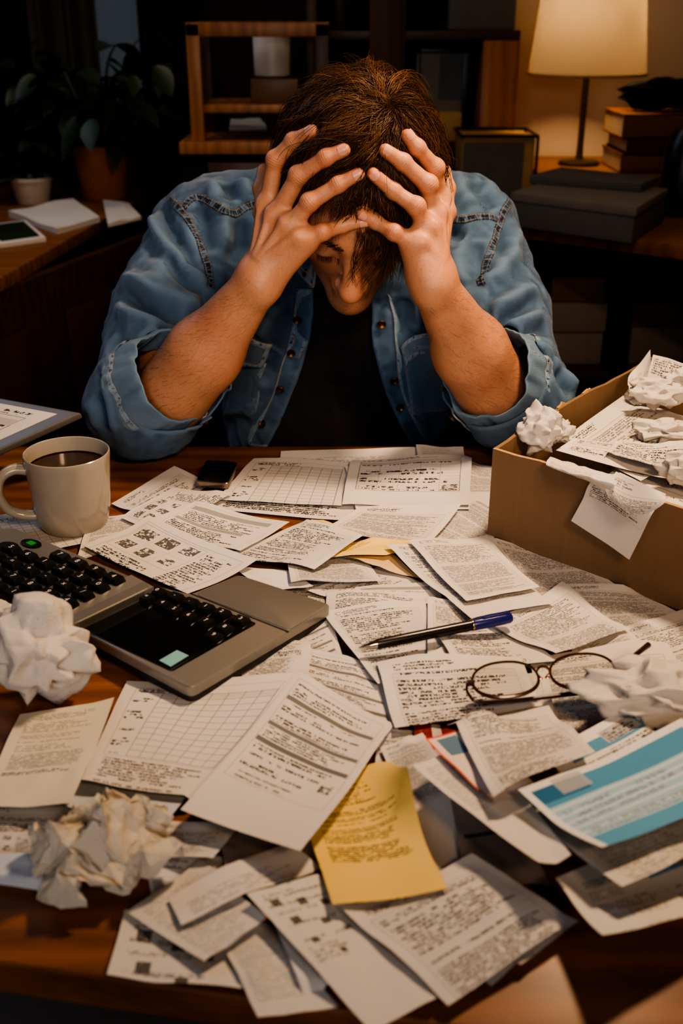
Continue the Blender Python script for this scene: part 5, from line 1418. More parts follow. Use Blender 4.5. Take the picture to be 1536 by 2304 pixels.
# ================================================================== DESK AND WHAT LIES ON IT
M['desk']=mat_wood('desk_wood',(.135,.045,.012),(.32,.120,.034),.50)
M['desk'].node_tree.nodes['Principled BSDF'].inputs['Specular IOR Level'].default_value=.32
M['desk_dark']=mat_wood('desk_underframe_wood',(.05,.02,.008),(.10,.04,.015),.5)
def build_desk():
    poly=[(-.92,.575),(-.1985,.4515),(-.054,.4265),(.19,.388),(.9,.30),(.9,1.272),(-.92,1.272)]
    d=empty('desk',(0,.85,0),0,'long warm brown wooden desk buried under loose papers','desk')
    o=MB().prism([(x,y-.85) for x,y in poly],DESK-.026,DESK).build('desk_top',M['desk'],d,bevel=.004,seg=3)
    o2=MB().box((-.86,-.18,.62),(.84,-.16,DESK-.026)).box((-.86,.36,.62),(.84,.38,DESK-.026)).build('apron',M['desk_dark'],d,bevel=.002)
    for x in (-.84,.80):
        for y in (-.16,.34): MB().box((x-.025,y-.025,0),(x+.025,y+.025,DESK-.026)).build('leg',M['desk_dark'],d,bevel=.003)
build_desk()
def zj(x,y): return (x/3.84,1150+y/3.84)
def zk(x,y): return (150+x/2.477,1250+y/2.477)
def zm(x,y): return (180+x/2.477,1000+y/2.477)
def zn(x,y): return (700+x/1.837,1180+y/1.837)
def ze(x,y): return (768+x/2,780+y/2)
def zg(x,y): return (768+x/2,1500+y/2)
def zf(x,y): return (x/2,1500+y/2)
S=sheet
# ---------- lowest layer
S([(-70,1165),(150,1140),(215,1215),(-20,1265)],'grid','gridded sheet under the mug, mostly covered by the large key calculator')
S([(205,1165),(330,1150),(330,1205),(170,1262)],'text1','tightly printed sheet peeking out at the foot of the mug')
S([(250,1130),(392,1046),(478,1084),(330,1170)],'text2','printed sheet reaching under the rolled denim cuff beside the mug')
S([(632,1014),(950,1004),(985,1075),(622,1080)],'faint','long sheet lying along the back edge of the desk in front of his chest')
S([(935,1004),(1042,1002),(1049,1060),(945,1070)],'faint','short sheet by the box, at the back edge of the desk')
S([(1040,1036),(1120,1050),(1150,1150),(1010,1165)],'text0','sheet partly beneath the near left corner of the cardboard box')
S([(1070,1120),(1170,1175),(1020,1258),(905,1218)],'text1','sheet in the shadow at the foot of the cardboard box corner',lift=(0,0,.002,0))
S([(1090,1214),(1290,1246),(1385,1316),(1205,1345)],'text0','printed sheet tucked along the bottom edge of the box, under the framed letter',lift=(0,0,.003,0))
S([(1255,1318),(1440,1330),(1600,1410),(1420,1455)],'text1','wide sheet along the long side of the box with dark paragraphs')
S([(1390,1420),(1545,1370),(1660,1480),(1480,1540)],'text2','sheet running out of the frame at the right behind the spectacle arm')
S([(1280,1455),(1400,1425),(1560,1530),(1400,1580)],'text0','sheet under the spectacle arm beside the crumpled white paper',lift=(0,0,0,.001))
S([(560,1052),(840,1085),(785,1172),(462,1140)],'dashes','sheet with a row of dashed headings below the grid form')
S([(590,1298),(720,1275),(850,1345),(690,1368)],'barcode','receipt with a barcode behind the corner of the silver device',name='receipt',cat='receipt')
S([(690,1335),(850,1272),(960,1312),(830,1372)],'text2','small sheet with a scrawled note below the yellow slip')
S([(520,1268),(660,1282),(705,1318),(600,1332)],'plain','blank white sheet with a rolled edge behind the silver device',lift=(.002,.004,.010,.004))
S([(800,1330),(985,1310),(1010,1400),(770,1400)],'bars2','banded form half hidden above the pen tip')
S([(735,1336),(962,1340),(965,1430),(728,1420)],'dashes','ruled sheet right of the silver device corner, above the pen sheet',lift=(.003,.004,0,0))
S([(600,1430),(740,1385),(790,1535),(630,1590)],'bars','form with shaded bars along the front edge of the silver device')
S([(690,1462),(850,1500),(900,1650),(650,1585)],'bars','shaded form lying under the sheet below the pen')
S([(570,1440),(700,1450),(690,1600),(520,1585)],'barcode','sheet with a block code half under the silver device',name='receipt',cat='receipt')
S([(-80,1800),(170,1810),(185,1895),(-70,1900)],'text2','grey shaded sheet below the cream statement at the left edge')
S([(-70,1875),(90,1880),(75,1960),(-70,1960)],'pics','sheet corner at the left edge beside the open crumpled paper',lift=(0,0,.004,0))
S([(-60,1940),(120,1930),(190,2010),(-40,1985)],'cool','bluish sheet edge at the far left near the front of the desk')
S([(320,1900),(520,1930),(530,2050),(350,2070)],'bluecard','white and navy slip between the open crumpled paper and the fanned pile',name='slip',cat='slip')
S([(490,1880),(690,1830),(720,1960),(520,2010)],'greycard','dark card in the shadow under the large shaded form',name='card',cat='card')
S([(850,1640),(990,1650),(1000,1790),(840,1760)],'text2','sheet behind the yellow notice beside the dark red card')
S([(930,1630),(1030,1640),(1060,1740),(935,1730)],'redcard','dark red card showing between the glasses sheet and the yellow notice',name='card',cat='card')
S([(855,1690),(950,1665),(1195,2020),(1010,2080)],'text1','long printed sheet right of the yellow notice, in shadow')
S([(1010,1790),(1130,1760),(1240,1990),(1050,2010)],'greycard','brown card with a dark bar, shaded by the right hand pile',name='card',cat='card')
S([(1190,1480),(1500,1455),(1580,1640),(1225,1645)],'text1','big sheet beneath the spectacles and the crumpled white paper')
S([(1010,1530),(1230,1520),(1260,1690),(1040,1700)],'text2','sheet hidden between the spectacles and the leaflet')
S([(640,1238),(800,1226),(860,1322),(655,1332)],'text1','printed sheet under the manila slip and the scribbled letter')
# ---------- front fan of the pile
S([(280,2045),(560,2075),(545,2228),(240,2195)],'squares','frontmost left sheet of the fan with dark stamped squares',lift=(0,0,.004,.006),wave=.002)
S([(500,2140),(600,2070),(762,2262),(580,2290)],'faint','faint printed sheet at the very front, under the squared sheet',lift=(0,0,.004,.004))
S([(1000,2120),(1110,2030),(1180,2150),(1105,2218)],'plain','small sheet corner at the front right of the fan')
S([(880,2100),(1110,1985),(1302,2068),(1172,2170)],'faint','sheet just under the large front letter, on its right side',lift=(0,0,.003,.003))
S([(600,2060),(760,1990),(800,2180),(690,2260)],'plain','sheet edge between the two front fan sheets')
S([(285,2055),(450,1940),(600,2085),(460,2168)],'faint','tilted sheet in the left of the fan with one pale stamp',lift=(.002,0,.002,.010),wave=.002)
S([(380,2040),(650,1900),(725,1960),(408,2088)],'faint','narrow tilted sheet on the left of the fan, beneath the shaded form',lift=(0,0,0,.008))
S([(556,2045),(740,1975),(985,2242),(835,2325)],'squares','sheet with rows of dark stamped squares at the front centre',lift=(.003,0,.004,.004),wave=.002)
S([(765,2070),(1060,1945),(1292,2072),(1008,2258)],'text2','large front letter in the middle of the fan, below the yellow notice',lift=(0,0,.006,.005),wave=.003)
# ---------- right hand pile
S([(1248,1982),(1500,1880),(1680,2030),(1353,2117)],'bank3','bill with a blue corner, lowest of the right front pile',lift=(0.018,0.009,0.012,0.033),wave=.002)
S([(1443,1912),(1570,1835),(1690,1900),(1527,1955)],'text0','small printed sheet at the right edge below the blue slip',lift=(0.024,0.015,0.015,0.027))
S([(1130,1790),(1500,1680),(1660,1890),(1396,2014)],'faint','faint sheet below the blue bank slip, its corner sticking out',lift=(0.022,0.015,0.018,0.036),wave=.002)
S([(928,1733),(1075,1660),(1283,1938),(1209,1954)],'faint','long curling sheet leaning out of the right front pile',lift=(0.030,0.021,0.033,0.036),wave=.002)
S([(955,1670),(1085,1625),(1215,1790),(1110,1815)],'red','leaflet with an orange red edge and navy picture under a letter',name='leaflet',cat='leaflet',lift=(0.030,0.027,0.030,0.033))
S([(1215,1700),(1460,1560),(1640,1650),(1345,1800)],'bank2','bill with a blue heading bar below the crumpled white paper',name='bill',cat='bill',lift=(0.030,0.018,0.024,0.033))
S([(1163,1795),(1530,1632),(1720,1770),(1350,1928)],'bank','blue striped bank slip on top of the right front pile',name='bank_slip',cat='bank slip',lift=(0.039,0.033,0.033,0.045),wave=.002)
# ---------- left and middle
S([(300,1840),(545,1858),(480,1945),(308,1918)],'text0','printed sheet behind the open crumpled paper, left of the big form',lift=(0,0,.004,.004))
S([(190,1700),(445,1755),(374,1853),(145,1815)],'cool','bluish blank sheet under the cream statement',name='paper_sheet',lift=(0,0,.006,.004))
S([(285,1528),(690,1535),(432,1802),(184,1760)],'grid','large grid form in front of the silver device',lift=(0,0,.003,.010),wave=.002)
S([(45,1608),(258,1578),(160,1813),(-55,1818)],'cream','cream statement curling at the left edge in front of the paper ball',name='statement',cat='statement',lift=(.004,.016,.014,.006),wave=.002)
S([(652,1740),(876,1724),(1004,2030),(748,2062)],'yellow','yellow notice with black paragraphs in the middle of the front pile',name='yellow_notice',cat='notice',lift=(0,.002,.004,.004),wave=.001)
S([(668,1530),(887,1632),(676,1928),(406,1829)],'bars','large form with dark shaded rows, left of the yellow notice',lift=(.002,.003,.022,.013),wave=.002)
S([(724,1392),(955,1365),(990,1500),(850,1538)],'lines','ruled letter under the pen tip',lift=(.001,0,0,.006))
for k_ in (): pass
S([(961,1362),(1120,1350),(1165,1470),(961,1482)],'text0','letter under the barrel of the pen',lift=(.001,0,0,0))
S([(935,1480),(1010,1455),(1100,1520),(985,1531)],'plain','blank sheet with a turned up corner left of the spectacles',lift=(.010,.004,.002,.004))
S([(972,1430),(1130,1400),(1252,1493),(1027,1511)],'lines','ruled letter directly behind the left spectacle lens',lift=(.003,0,.002,.004))
S([(1095,1414),(1262,1322),(1413,1428),(1249,1478)],'text0','letter behind the spectacles with lines running uphill',lift=(.002,0,.003,.006))
S([(847,1498),(1170,1500),(1220,1590),(888,1643)],'lines','ruled sheet under the left spectacle lens',lift=(.004,0,.006,.006))
S([(1003,1633),(1233,1594),(1335,1722),(1108,1814)],'text2','letter in front of the spectacles, on top of the leaflet',lift=(.010,.008,.030,.040),wave=.002)
# ---------- back middle
S([(571,1029),(793,1044),(770,1145),(488,1125)],'grid','grid form at the back centre right of the phone',lift=(0,0,0,.002))
S([(776,1058),(1059,1048),(1055,1152),(800,1151)],'plain','blank sheet edge just under the table form')
S([(790,1042),(1061,1033),(1055,1144),(769,1144)],'table','table form at the back centre, left of the cardboard box',lift=(0,0,.002,.001))
S([(700,1170),(775,1182),(760,1240),(715,1215)],'yellow2','tiny yellow corner peeking out under two sheets',name='yellow_slip',cat='slip')
S([(813,1150),(1036,1153),(957,1228),(733,1187)],'text1','dense letter below the table form, pointing at the yellow slip',lift=(0,0,.006,.004))
S([(773,1256),(885,1246),(945,1300),(838,1278)],'manila','manila slip shadowed under the yellow slip',name='manila_slip',cat='slip',lift=(.003,.004,.003,.004))
S([(690,1257),(812,1216),(957,1229),(868,1249)],'yellow2','bright yellow slip in the middle of the desk, crossed by a shadow',name='yellow_slip',cat='slip',lift=(.006,.002,.004,.010))
S([(681,1172),(818,1222),(707,1293),(511,1246)],'lines','scribbled letter left of the bright yellow slip',lift=(0,0,.006,.003))
S([(866,1244),(1060,1234),(1244,1367),(1060,1394)],'text2','letter under the framed letter by the box, its margin showing',lift=(.004,0,.003,.008))
S([(917,1234),(1093,1213),(1213,1332),(1048,1355)],'text0','framed letter in the light beside the box corner',lift=(.006,.002,.004,.012))
S([(272,1162),(392,1098),(525,1122),(345,1202)],'pics','sheet with boxed sketches behind the phone and the mug',lift=(.004,0,0,0))
S([(438,1139),(652,1178),(541,1245),(335,1190)],'bars2','form with two grey bands in front of the phone',lift=(0,.002,.003,0))
# ---------- the two calculators
def face_text(txt,size,parent,mat,loc,rz,name='key_mark'):
    cu=bpy.data.curves.new('t','FONT'); cu.body=txt; cu.size=size; cu.align_x='CENTER'; cu.align_y='CENTER'; cu.extrude=.0001
    ob=bpy.data.objects.new('t',cu); C.objects.link(ob); dg=bpy.context.evaluated_depsgraph_get(); me=bpy.data.meshes.new_from_object(ob.evaluated_get(dg)); me.name=name
    bpy.data.objects.remove(ob); me.materials.clear(); me.materials.append(mat)
    o=bpy.data.objects.new(name,me); C.objects.link(o); o.parent=parent; o.location=loc; o.rotation_euler=(0,0,rz); return o
M['calc']=simple('grey_calculator_metal',(.215,.205,.185),.42,.5,metal=.45,var=.06)
M['calc_hi']=simple('pale_calculator_metal',(.30,.285,.255),.34,.5,metal=.5,var=.05)
M['calc_dark']=simple('black_underside',(.018,.017,.018),.5)
M['key']=simple('black_key_plastic',(.014,.0135,.0135),.30,.5,var=.1)
M['gloss']=simple('black_glass',(.008,.009,.0095),.10,.55,var=.1)
M['mark']=simple('white_key_print',(.62,.60,.56),.6)
def led(name,col,e):
    m=NT(name,.3); m.set(Base_Color=tuple(c*.4 for c in col)); m.b.inputs['Emission Color'].default_value=(*col,1); m.b.inputs['Emission Strength'].default_value=e; return m.m
M['green_led']=led('green_led',(.03,.30,.04),.45)
M['cyan']=simple('cyan_label',(.22,.45,.44),.5)
def keycap(cx,cy,ax,ay,z,h,parent,txt,rz,gs=.0062,tp=.82):
    """one key: sloped cap with its white print"""
    v=[];ax=np.array(ax);ay=np.array(ay); c=np.array((cx,cy))
    for s,zz in ((1,z),(1,z+h*.35),(tp,z+h)):
        for q in rounded([(-.5,-.5),(.5,-.5),(.5,.5),(-.5,.5)],.10,2): p=c+(ax*q[0]+ay*q[1])*s; v.append((p[0],p[1],zz))
    n=len(v)//3; f=[tuple(range(2*n,3*n))]+[(a*n+i,a*n+(i+1)%n,(a+1)*n+(i+1)%n,(a+1)*n+i) for a in (0,1) for i in range(n)]
    vv=np.array(v)-np.array((cx,cy,z))
    o=mesh_obj('key',vv,f,M['key'],parent,True); o.location=(cx,cy,z); autosmooth(o,40)
    face_text(txt,gs,o,M['mark'],(0,0,h+.0001),rz); return o
def calculators():
    zt=.786
    A=lambda x,y,z=zt: at_z(*zj(x,y),z)[:2]
    o=A(240,380); a=(A(850,640)-o)/4; b=(A(120,705)-o-2*a)/3
    TL=A(120,140,.782); TR=A(1326,638,.782); BR=A(606,984,.782); w=BR-TR; BL=TL+w*1.02+(TL-TR)*.02
    poly=[tuple(BL-(TR-TL)*.35),tuple(BR),tuple(TR),tuple(TL)]
    base=np.mean(poly,axis=0); th=math.atan2(a[1],a[0])
    c=empty('desk_calculator',(base[0],base[1],DESK+.004),0,'large grey desk calculator with black keys beside the mug','calculator')
    loc=lambda p: tuple(np.array(p)-base)
    rp=rounded([loc(p) for p in poly],.010,5)
    MB().prism(rp,.0,.0275).build('body',M['calc'],c,bevel=.003,seg=3)
    MB().prism(rounded([tuple(np.array(loc(p))*1.01) for p in poly],.010,5),-.0015,.006).build('underside',M['calc_dark'],c,bevel=.001)
    # pale slanted strip at the end nearest the other device
    f=.145; q=[loc(BR),loc(TR),loc(TR+(TL-TR)*f),loc(BR+(TL-TR)*f*1.05)]
    st=mesh_obj('side_strip',[(*q[0],.0262),(*q[1],.0262),(*q[2],.0292),(*q[3],.0292),(*q[0],.020),(*q[1],.020),(*q[2],.020),(*q[3],.020)],[(0,1,2,3),(4,5,1,0),(5,6,2,1),(6,7,3,2),(7,4,0,3)],M['calc_hi'],c,False)
    tx='7894561230.=+-x/%M'; k=0
    for j in range(-1,4):
        for i in range(-1,5):
            if j==-1 and i<1: continue
            if j==3 and i>3: continue
            if (i,j) in ((-1,3),): continue
            p=o+a*i+b*j-base
            sc=.80
            keycap(p[0],p[1],a*sc,-b*sc*.86,.0275,.0062,c,tx[k%len(tx)],th,.0078); k+=1
    # power lens, recess and round button
    g=A(265,250)-base; 
    mb=MB(); mb.prism([(g[0]+.0125*math.cos(t)*nrm(a)[0]-.0075*math.sin(t)*nrm(b)[0],g[1]+.0125*math.cos(t)*nrm(a)[1]-.0075*math.sin(t)*nrm(b)[1]) for t in np.linspace(0,2*PI,25)[:-1]],.0274,.0286)
    rc_=mb.build('indicator_recess',M['gloss'],c,smooth=True)
    ea,eb=nrm(a),nrm(b)
    MB().prism([tuple(g+ea*s*.0042+eb*t*.0030) for s,t in ((-1,-1),(1,-1),(1,1),(-1,1))],.0286,.0292).build('green_light',M['green_led'],rc_)
    g=A(70,290)-base; mb=MB(); mb.prism([tuple(g+ea*.012*math.cos(t)+eb*.0085*math.sin(t)) for t in np.linspace(0,2*PI,25)[:-1]],.0274,.0305); mb.build('power_button',M['key'],c,smooth=True)
    g=A(-60,330)-base; MB().prism([tuple(g+ea*s*.014+eb*t*.009) for s,t in ((-1,-1),(1,-1),(1,1),(-1,1))],.0274,.0283).build('name_plate',M['calc_hi'],c,bevel=.0004)
    hput_poly([tuple(p) for p in poly],DESK+.032)
    # ---- silver device with a black glass panel
    z2=.772
    K=lambda x,y,z=z2: at_z(*zk(x,y),z)[:2]
    out=[K(40,395),K(490,165),K(690,213),K(960,104),K(1482,273),K(690,742)]
    base=np.mean(out,axis=0); L=lambda p: tuple(np.array(p)-base)
    d=empty('keypad_device',(base[0],base[1],DESK+.006),0,'silver keypad device with black glass panel in front of the desk calculator','calculator')
    h=z2-(DESK+.006)
    MB().prism(rounded([L(p) for p in out],.008,6),.006,h).build('body',M['calc_hi'],d,bevel=.0022,seg=3)
    MB().prism(rounded([tuple(np.array(L(p))*.985) for p in out],.008,6),-.001,.0062).build('underside',M['calc_dark'],d,bevel=.0015)
    pan=[K(48,397),K(490,170),K(1060,380),K(585,648)]
    pm=MB().prism(rounded([L(p) for p in pan],.003,3),h-.0005,h+.0007).build('glass_panel',M['gloss'],d,bevel=.0004)
    MB().prism([L(p) for p in (K(690,215),K(696,212),K(1240,424),K(1232,428))],h-.0004,h+.0003).build('seam_line',M['calc_dark'],d)
    pd=[K(712,216),K(958,112),K(1462,276),K(1240,416)]
    MB().prism(rounded([L(p) for p in pd],.006,4),h-.0003,h+.0005).build('touch_plate',M['calc'],d,bevel=.0003)
    MB().prism([L(p) for p in (K(515,590),K(615,533),K(680,563),K(580,625))],h+.0006,h+.0012).build('cyan_label',M['cyan'],d)
    a2=(K(970,375)-K(505,215))/5.0; b2=K(445,250)-K(505,215)
    ks=[(505,215),(605,245),(690,275),(775,305),(865,335),(970,375),(445,250),(535,285),(600,320),(680,355),(775,385),(880,420),(820,465)]
    mk='0-.123=456789'
    t2=math.atan2(a2[1],a2[0])
    for i,(x,y) in enumerate(ks):
        p=K(x,y)-base; keycap(p[0],p[1],nrm(a2)*.0145,-nrm(b2)*.0115,h+.0006,.0042,d,mk[i],t2,.0062)
    hput_poly([tuple(p) for p in out],DESK+.0225)
calculators()
S([(338,1184),(579,1275),(422,1336),(186,1233)],'pics','sheet with framed picture boxes and handwriting between mug and silver device',lift=(0,.002,.002,.001),gap=.001)
# ---------- mug
M['ceramic']=simple('glazed_stoneware',(.34,.305,.25),.18,.5,var=.05,scale=12,coat=.3)
def coffee():
    m=NT('coffee',.06,.6); n=m.noise(m.coord(),60,3); m.set(Base_Color=m.mix(n,(.012,.004,.002),(.05,.014,.006))); return m.m
M['coffee']=coffee()
def mug():
    x,y=-.2865,1.033; zb=float(hsamp(np.array([x]),np.array([y]))[0])
    g=empty('coffee_mug',(x,y,zb),0,'glossy grey beige mug of black coffee standing left of the man','mug')
    H=.0845
    pr=[(.004,.0),(.030,.0),(.0335,.001),(.0360,.005),(.0385,.014),(.0405,.030),(.0425,.055),(.0440,.075),(.0446,.0815),(.0443,.0842),(.0434,.0850),(.0425,.0842),(.0418,.080),(.0405,.055),(.0385,.030),(.036,.012),(.03,.007),(.002,.006)]
    MB().lathe(pr,72,cap0=True).build('cup',M['ceramic'],g,smooth=True)
    zc=.068; MB().lathe([(.0001,zc),(.0409,zc),(.0412,zc+.0012)],48,cap0=False).build('coffee',M['coffee'],g,smooth=True)
    ang=math.radians(196); e=np.array((math.cos(ang),math.sin(ang),0)); Z=np.array((0,0,1.))
    pts=catmull([e*.040+Z*.069,e*.055+Z*.0705,e*.0685+Z*.062,e*.0725+Z*.045,e*.066+Z*.028,e*.053+Z*.0195,e*.037+Z*.017],7)
    MB().tube(pts,[.0052+.0012*abs(2*i/(len(pts)-1)-1)**3 for i in range(len(pts))],14,ell=(1.0,1.35)).build('handle',M['ceramic'],g,smooth=True)
mug()
# ---------- phone
M['phone_glass']=simple('phone_glass',(.004,.004,.0045),.07,.5)
M['phone_edge']=simple('phone_steel_edge',(.30,.24,.19),.25,.5,metal=.8)
def phone():
    q=[at_z(*p,DESK+.014)[:2] for p in ((441,1086),(514,1093),(536,1045),(464,1039))]; c=np.mean(q,axis=0); zb=max(float(hsamp(np.array([p[0]]),np.array([p[1]]))[0]) for p in [c,*q])
    d=empty('smartphone',(c[0],c[1],zb),0,'small black smartphone lying face up between cuff and grid form','phone')
    L=[tuple(np.array(p)-c) for p in q]
    MB().prism(rounded(L,.007,6),.0004,.0082).build('case',M['phone_edge'],d,bevel=.0022,seg=3)
    MB().prism(rounded([tuple(np.array(p)*.965) for p in L],.0065,6),.0080,.0090).build('screen',M['phone_glass'],d,bevel=.0003)
phone()
# ---------- pen
M['pen_black']=simple('pen_black',(.012,.011,.012),.28,.5)
M['pen_blue']=simple('pen_blue',(.018,.022,.16),.25,.5)
M['chrome']=simple('chrome',(.62,.58,.52),.16,.5,metal=1,var=.03)
M['gold']=simple('gold_ring',(.62,.42,.18),.2,.5,metal=1,var=.03)
def rest(pts):
    return max(float(hsamp(np.array([p[0]]),np.array([p[1]]))[0]) for p in pts)
def pen():
    z=.772
    a=at_z(806,1458,z); b=at_z(1150,1389,z)
    for _ in range(2):
        zz=rest([a+(b-a)*t for t in np.linspace(0,1,40)])+.0052; a=at_z(806,1458,zz); b=at_z(1150,1389,zz)
    L=np.linalg.norm(b-a); g=empty('ballpoint_pen',tuple(a),math.atan2(b[1]-a[1],b[0]-a[0]),'black ballpoint pen with blue end and chrome tip lying on the letters','pen')
    def cyl(prof,name,mat,par=g): 
        mb=MB(); mb.lathe(prof,28,cap0=True,cap1=True); mb.v=[(p[2],p[0],p[1]) for p in mb.v]; return mb.build(name,mat,par,smooth=True)
    cyl([(.0004,0),(.0007,.001),(.0012,.003),(.0024,.008),(.0036,.0135),(.0039,.0165)],'tip',M['chrome'])
    cyl([(.0042,.0160),(.0045,.018),(.0047,.05),(.0047,L*.73)],'barrel',M['pen_black'])
    cyl([(.0049,L*.728),(.0051,L*.730),(.0051,L*.737),(.0049,L*.739)],'ring',M['gold'])
    cyl([(.0048,L*.738),(.0051,L*.745),(.0051,L*.95),(.0049,L*.985),(.0040,L*.998),(.002,L)],'cap',M['pen_blue'])
    mb=MB(); mb.box((L*.80,-.0016,.0046),(L*.985,.0016,.0066)); mb.box((L*.965,-.0016,.002),(L*.985,.0016,.0060)); mb.build('clip',M['pen_blue'],g,bevel=.0006)
pen()
# ---------- spectacles
M['tortoise']=simple('dark_tortoiseshell',(.045,.020,.009),.22,.5,var=.5,scale=120,coat=.4)
M['bronze']=simple('bronze_wire',(.25,.13,.06),.25,.5,metal=.9,var=.1)
def lensmat():
    m=NT('spectacle_lens',.0); m.t.nodes.remove(m.b)
    g=m.n('ShaderNodeBsdfGlossy'); g.inputs['Roughness'].default_value=.03; t=m.n('ShaderNodeBsdfTransparent'); t.inputs[0].default_value=(.93,.92,.90,1)
    fr=m.n('ShaderNodeFresnel'); fr.inputs[0].default_value=1.45; mx=m.n('ShaderNodeMixShader')
    m.t.links.new(fr.outputs[0],mx.inputs[0]); m.t.links.new(t.outputs[0],mx.inputs[1]); m.t.links.new(g.outputs[0],mx.inputs[2]); m.t.links.new(mx.outputs[0],m.out.inputs[0]); return m.m
M['lens']=lensmat()
def spectacles():
    z=DESK+.030
    c1=at_z(1137,1530,z); c2=at_z(1311,1511,z+.002); e1=nrm(c2-c1); tau=math.radians(24)
    back=nrm(np.cross((0,0,1.),e1)); e2=nrm(back*math.cos(tau)+np.array((0,0,1.))*math.sin(tau))
    mid=(c1+c2)/2; g=empty('spectacles',(mid[0],mid[1],DESK+.015),0,'thin brown framed spectacles lying in front of the pen','glasses'); o=np.array((mid[0],mid[1],DESK+.015))
    n3=np.cross(e1,e2)
    rx=.0262; ry=.0150
    for c in (c1,c2):
        t=np.linspace(0,2*PI,49)[:-1]
        ring=[c-o+e1*rx*math.copysign(abs(math.cos(a))**.9,math.cos(a))+e2*ry*math.copysign(abs(math.sin(a))**.9,math.sin(a))*(1.0 if math.sin(a)<0 else 1.1) for a in t]
        mb=MB(); rr=[.00105+.00075*max(0,-math.sin(a)) for a in t]; ring2=ring+[ring[0]]
        mb.tube(ring2,rr+[rr[0]],8,cap=False); rim=mb.build('rim',M['tortoise'],g,smooth=True)
        mb=MB(); vv=[tuple(p*1.0+0*n3) for p in ring]; cc=(c-o)+n3*.0012
        mb.add([tuple(cc)]+vv,[(0,i+1,(i+1)%48+1) for i in range(48)]); mb.build('lens',M['lens'],rim,smooth=True)
    p1=c1-o+e1*rx*.97+e2*.004; p2=c2-o-e1*rx*.97+e2*.004
    MB().tube(catmull([p1,p1*.7+p2*.3+e2*.0035+n3*.001,p1*.3+p2*.7+e2*.0035+n3*.001,p2],6),.0011,8).build('bridge',M['bronze'],g,smooth=True)
    for p,s in ((p1,1),(p2,-1)):
        q=p+e1*s*.0030-e2*.004-n3*.003; mb=MB(); mb.tube([p-e2*.001,q+e2*.002,q],.0005,6); mb.lathe([(.0001,.0004),(.0016,.0003),(.0021,0),(.0001,-.0005)],14,c=tuple(q)); mb.build('nose_pad',M['bronze'],g,smooth=True)
    for c,s in ((c1,-1),(c2,1)):
        h=c-o+e1*s*(rx+.001)+e2*.001; MB().tube([h-e1*s*.002,h+e1*s*.0035],[.0026,.0024],8).build('hinge',M['tortoise'],g,smooth=True)
        st=h+e1*s*.0035
        if s>0: path=[st,st+np.array((.004,.012,-.001)),at_z(1392,1500,DESK+.034)-o,at_z(1425,1476,DESK+.036)-o,at_z(1458,1451,DESK+.034)-o]
        else: path=[st,st-e2*.008-n3*.003,st+e1*.010-e2*.0158-n3*.0045,st+e1*.055-e2*.0170-n3*.0050,st+e1*.085-e2*.0165-n3*.0050,st+e1*.102-e2*.0160-n3*.0055]
        P=catmull(path,6); m=len(P); MB().tube(P,[.0010+.0016*(i/(m-1))**1.5 for i in range(m)],8).build('temple',M['tortoise'],g,smooth=True)
spectacles()
# ---------- crumpled papers on the desk
def ground(px,py): 
    p=at_z(px,py,DESK+.004); return p
p=ground(90,1590); crumple('crumpled_paper_ball','tall crumpled white paper ball in front of the desk calculator',(p[0],p[1]+.012,DESK+.001),.041,(1.06,.85,.92),4,spike=[((.05,.1,1),.55,.5),((-.6,0,.2),.3,.5),((.9,0,-.4),.22,.5)])
p=ground(-45,1520); crumple('crumpled_paper_ball','second paper ball cut off by the left edge',(p[0]-.004,p[1]+.03,DESK+.003),.03,(1,.8,1.0),9,sub=4)
p=ground(1400,1645); crumple('crumpled_paper_ball','wide crumpled white paper half covering the right spectacle lens',(p[0]+.028,p[1]+.006,DESK+.014),.0450,(1.45,.74,.48),14,rough=1.15)
p=ground(205,2045)
crumpled_sheet('crumpled_sheet','loosely crumpled sheet at the left front corner of the papers',(p[0]+.002,p[1]+.034,DESK+.007),.088,.070,.046,5,M['crumple_warm'],rz=.5)
# ================================================================== THE CARDBOARD BOX AND ITS PAPERS
def mat_card():
    m=NT('corrugated_cardboard',.85,.2); co=m.coord(); n=m.noise(co,9,5,.6); s=m.noise(m.mapping(co,(60,60,4)),3,3)
    c=m.mix(n,(.195,.120,.070),(.275,.180,.112)); c=m.mix(m.mul(s,.35),c,(.17,.095,.045)); m.set(Base_Color=c); m.bump(m.add(s,n),.15,.001); return m.m
M['card']=mat_card(); M['card_edge']=simple('cardboard_torn_edge',(.46,.29,.14),.9,.2,var=.3,scale=200,bump=.3)
BZ=DESK+.0045; BH=.099
B0=at_z(1096,1203,BZ)[:2]; d1=nrm((.707,-.707)); _bc=at_z(1457,802,BZ+BH)[:2]-B0; d2=nrm(_bc); L1,L2=.46,float(np.linalg.norm(_bc))
def bp(s,t,z=0): p=B0+d1*s+d2*t; return np.array((p[0],p[1],BZ+z))
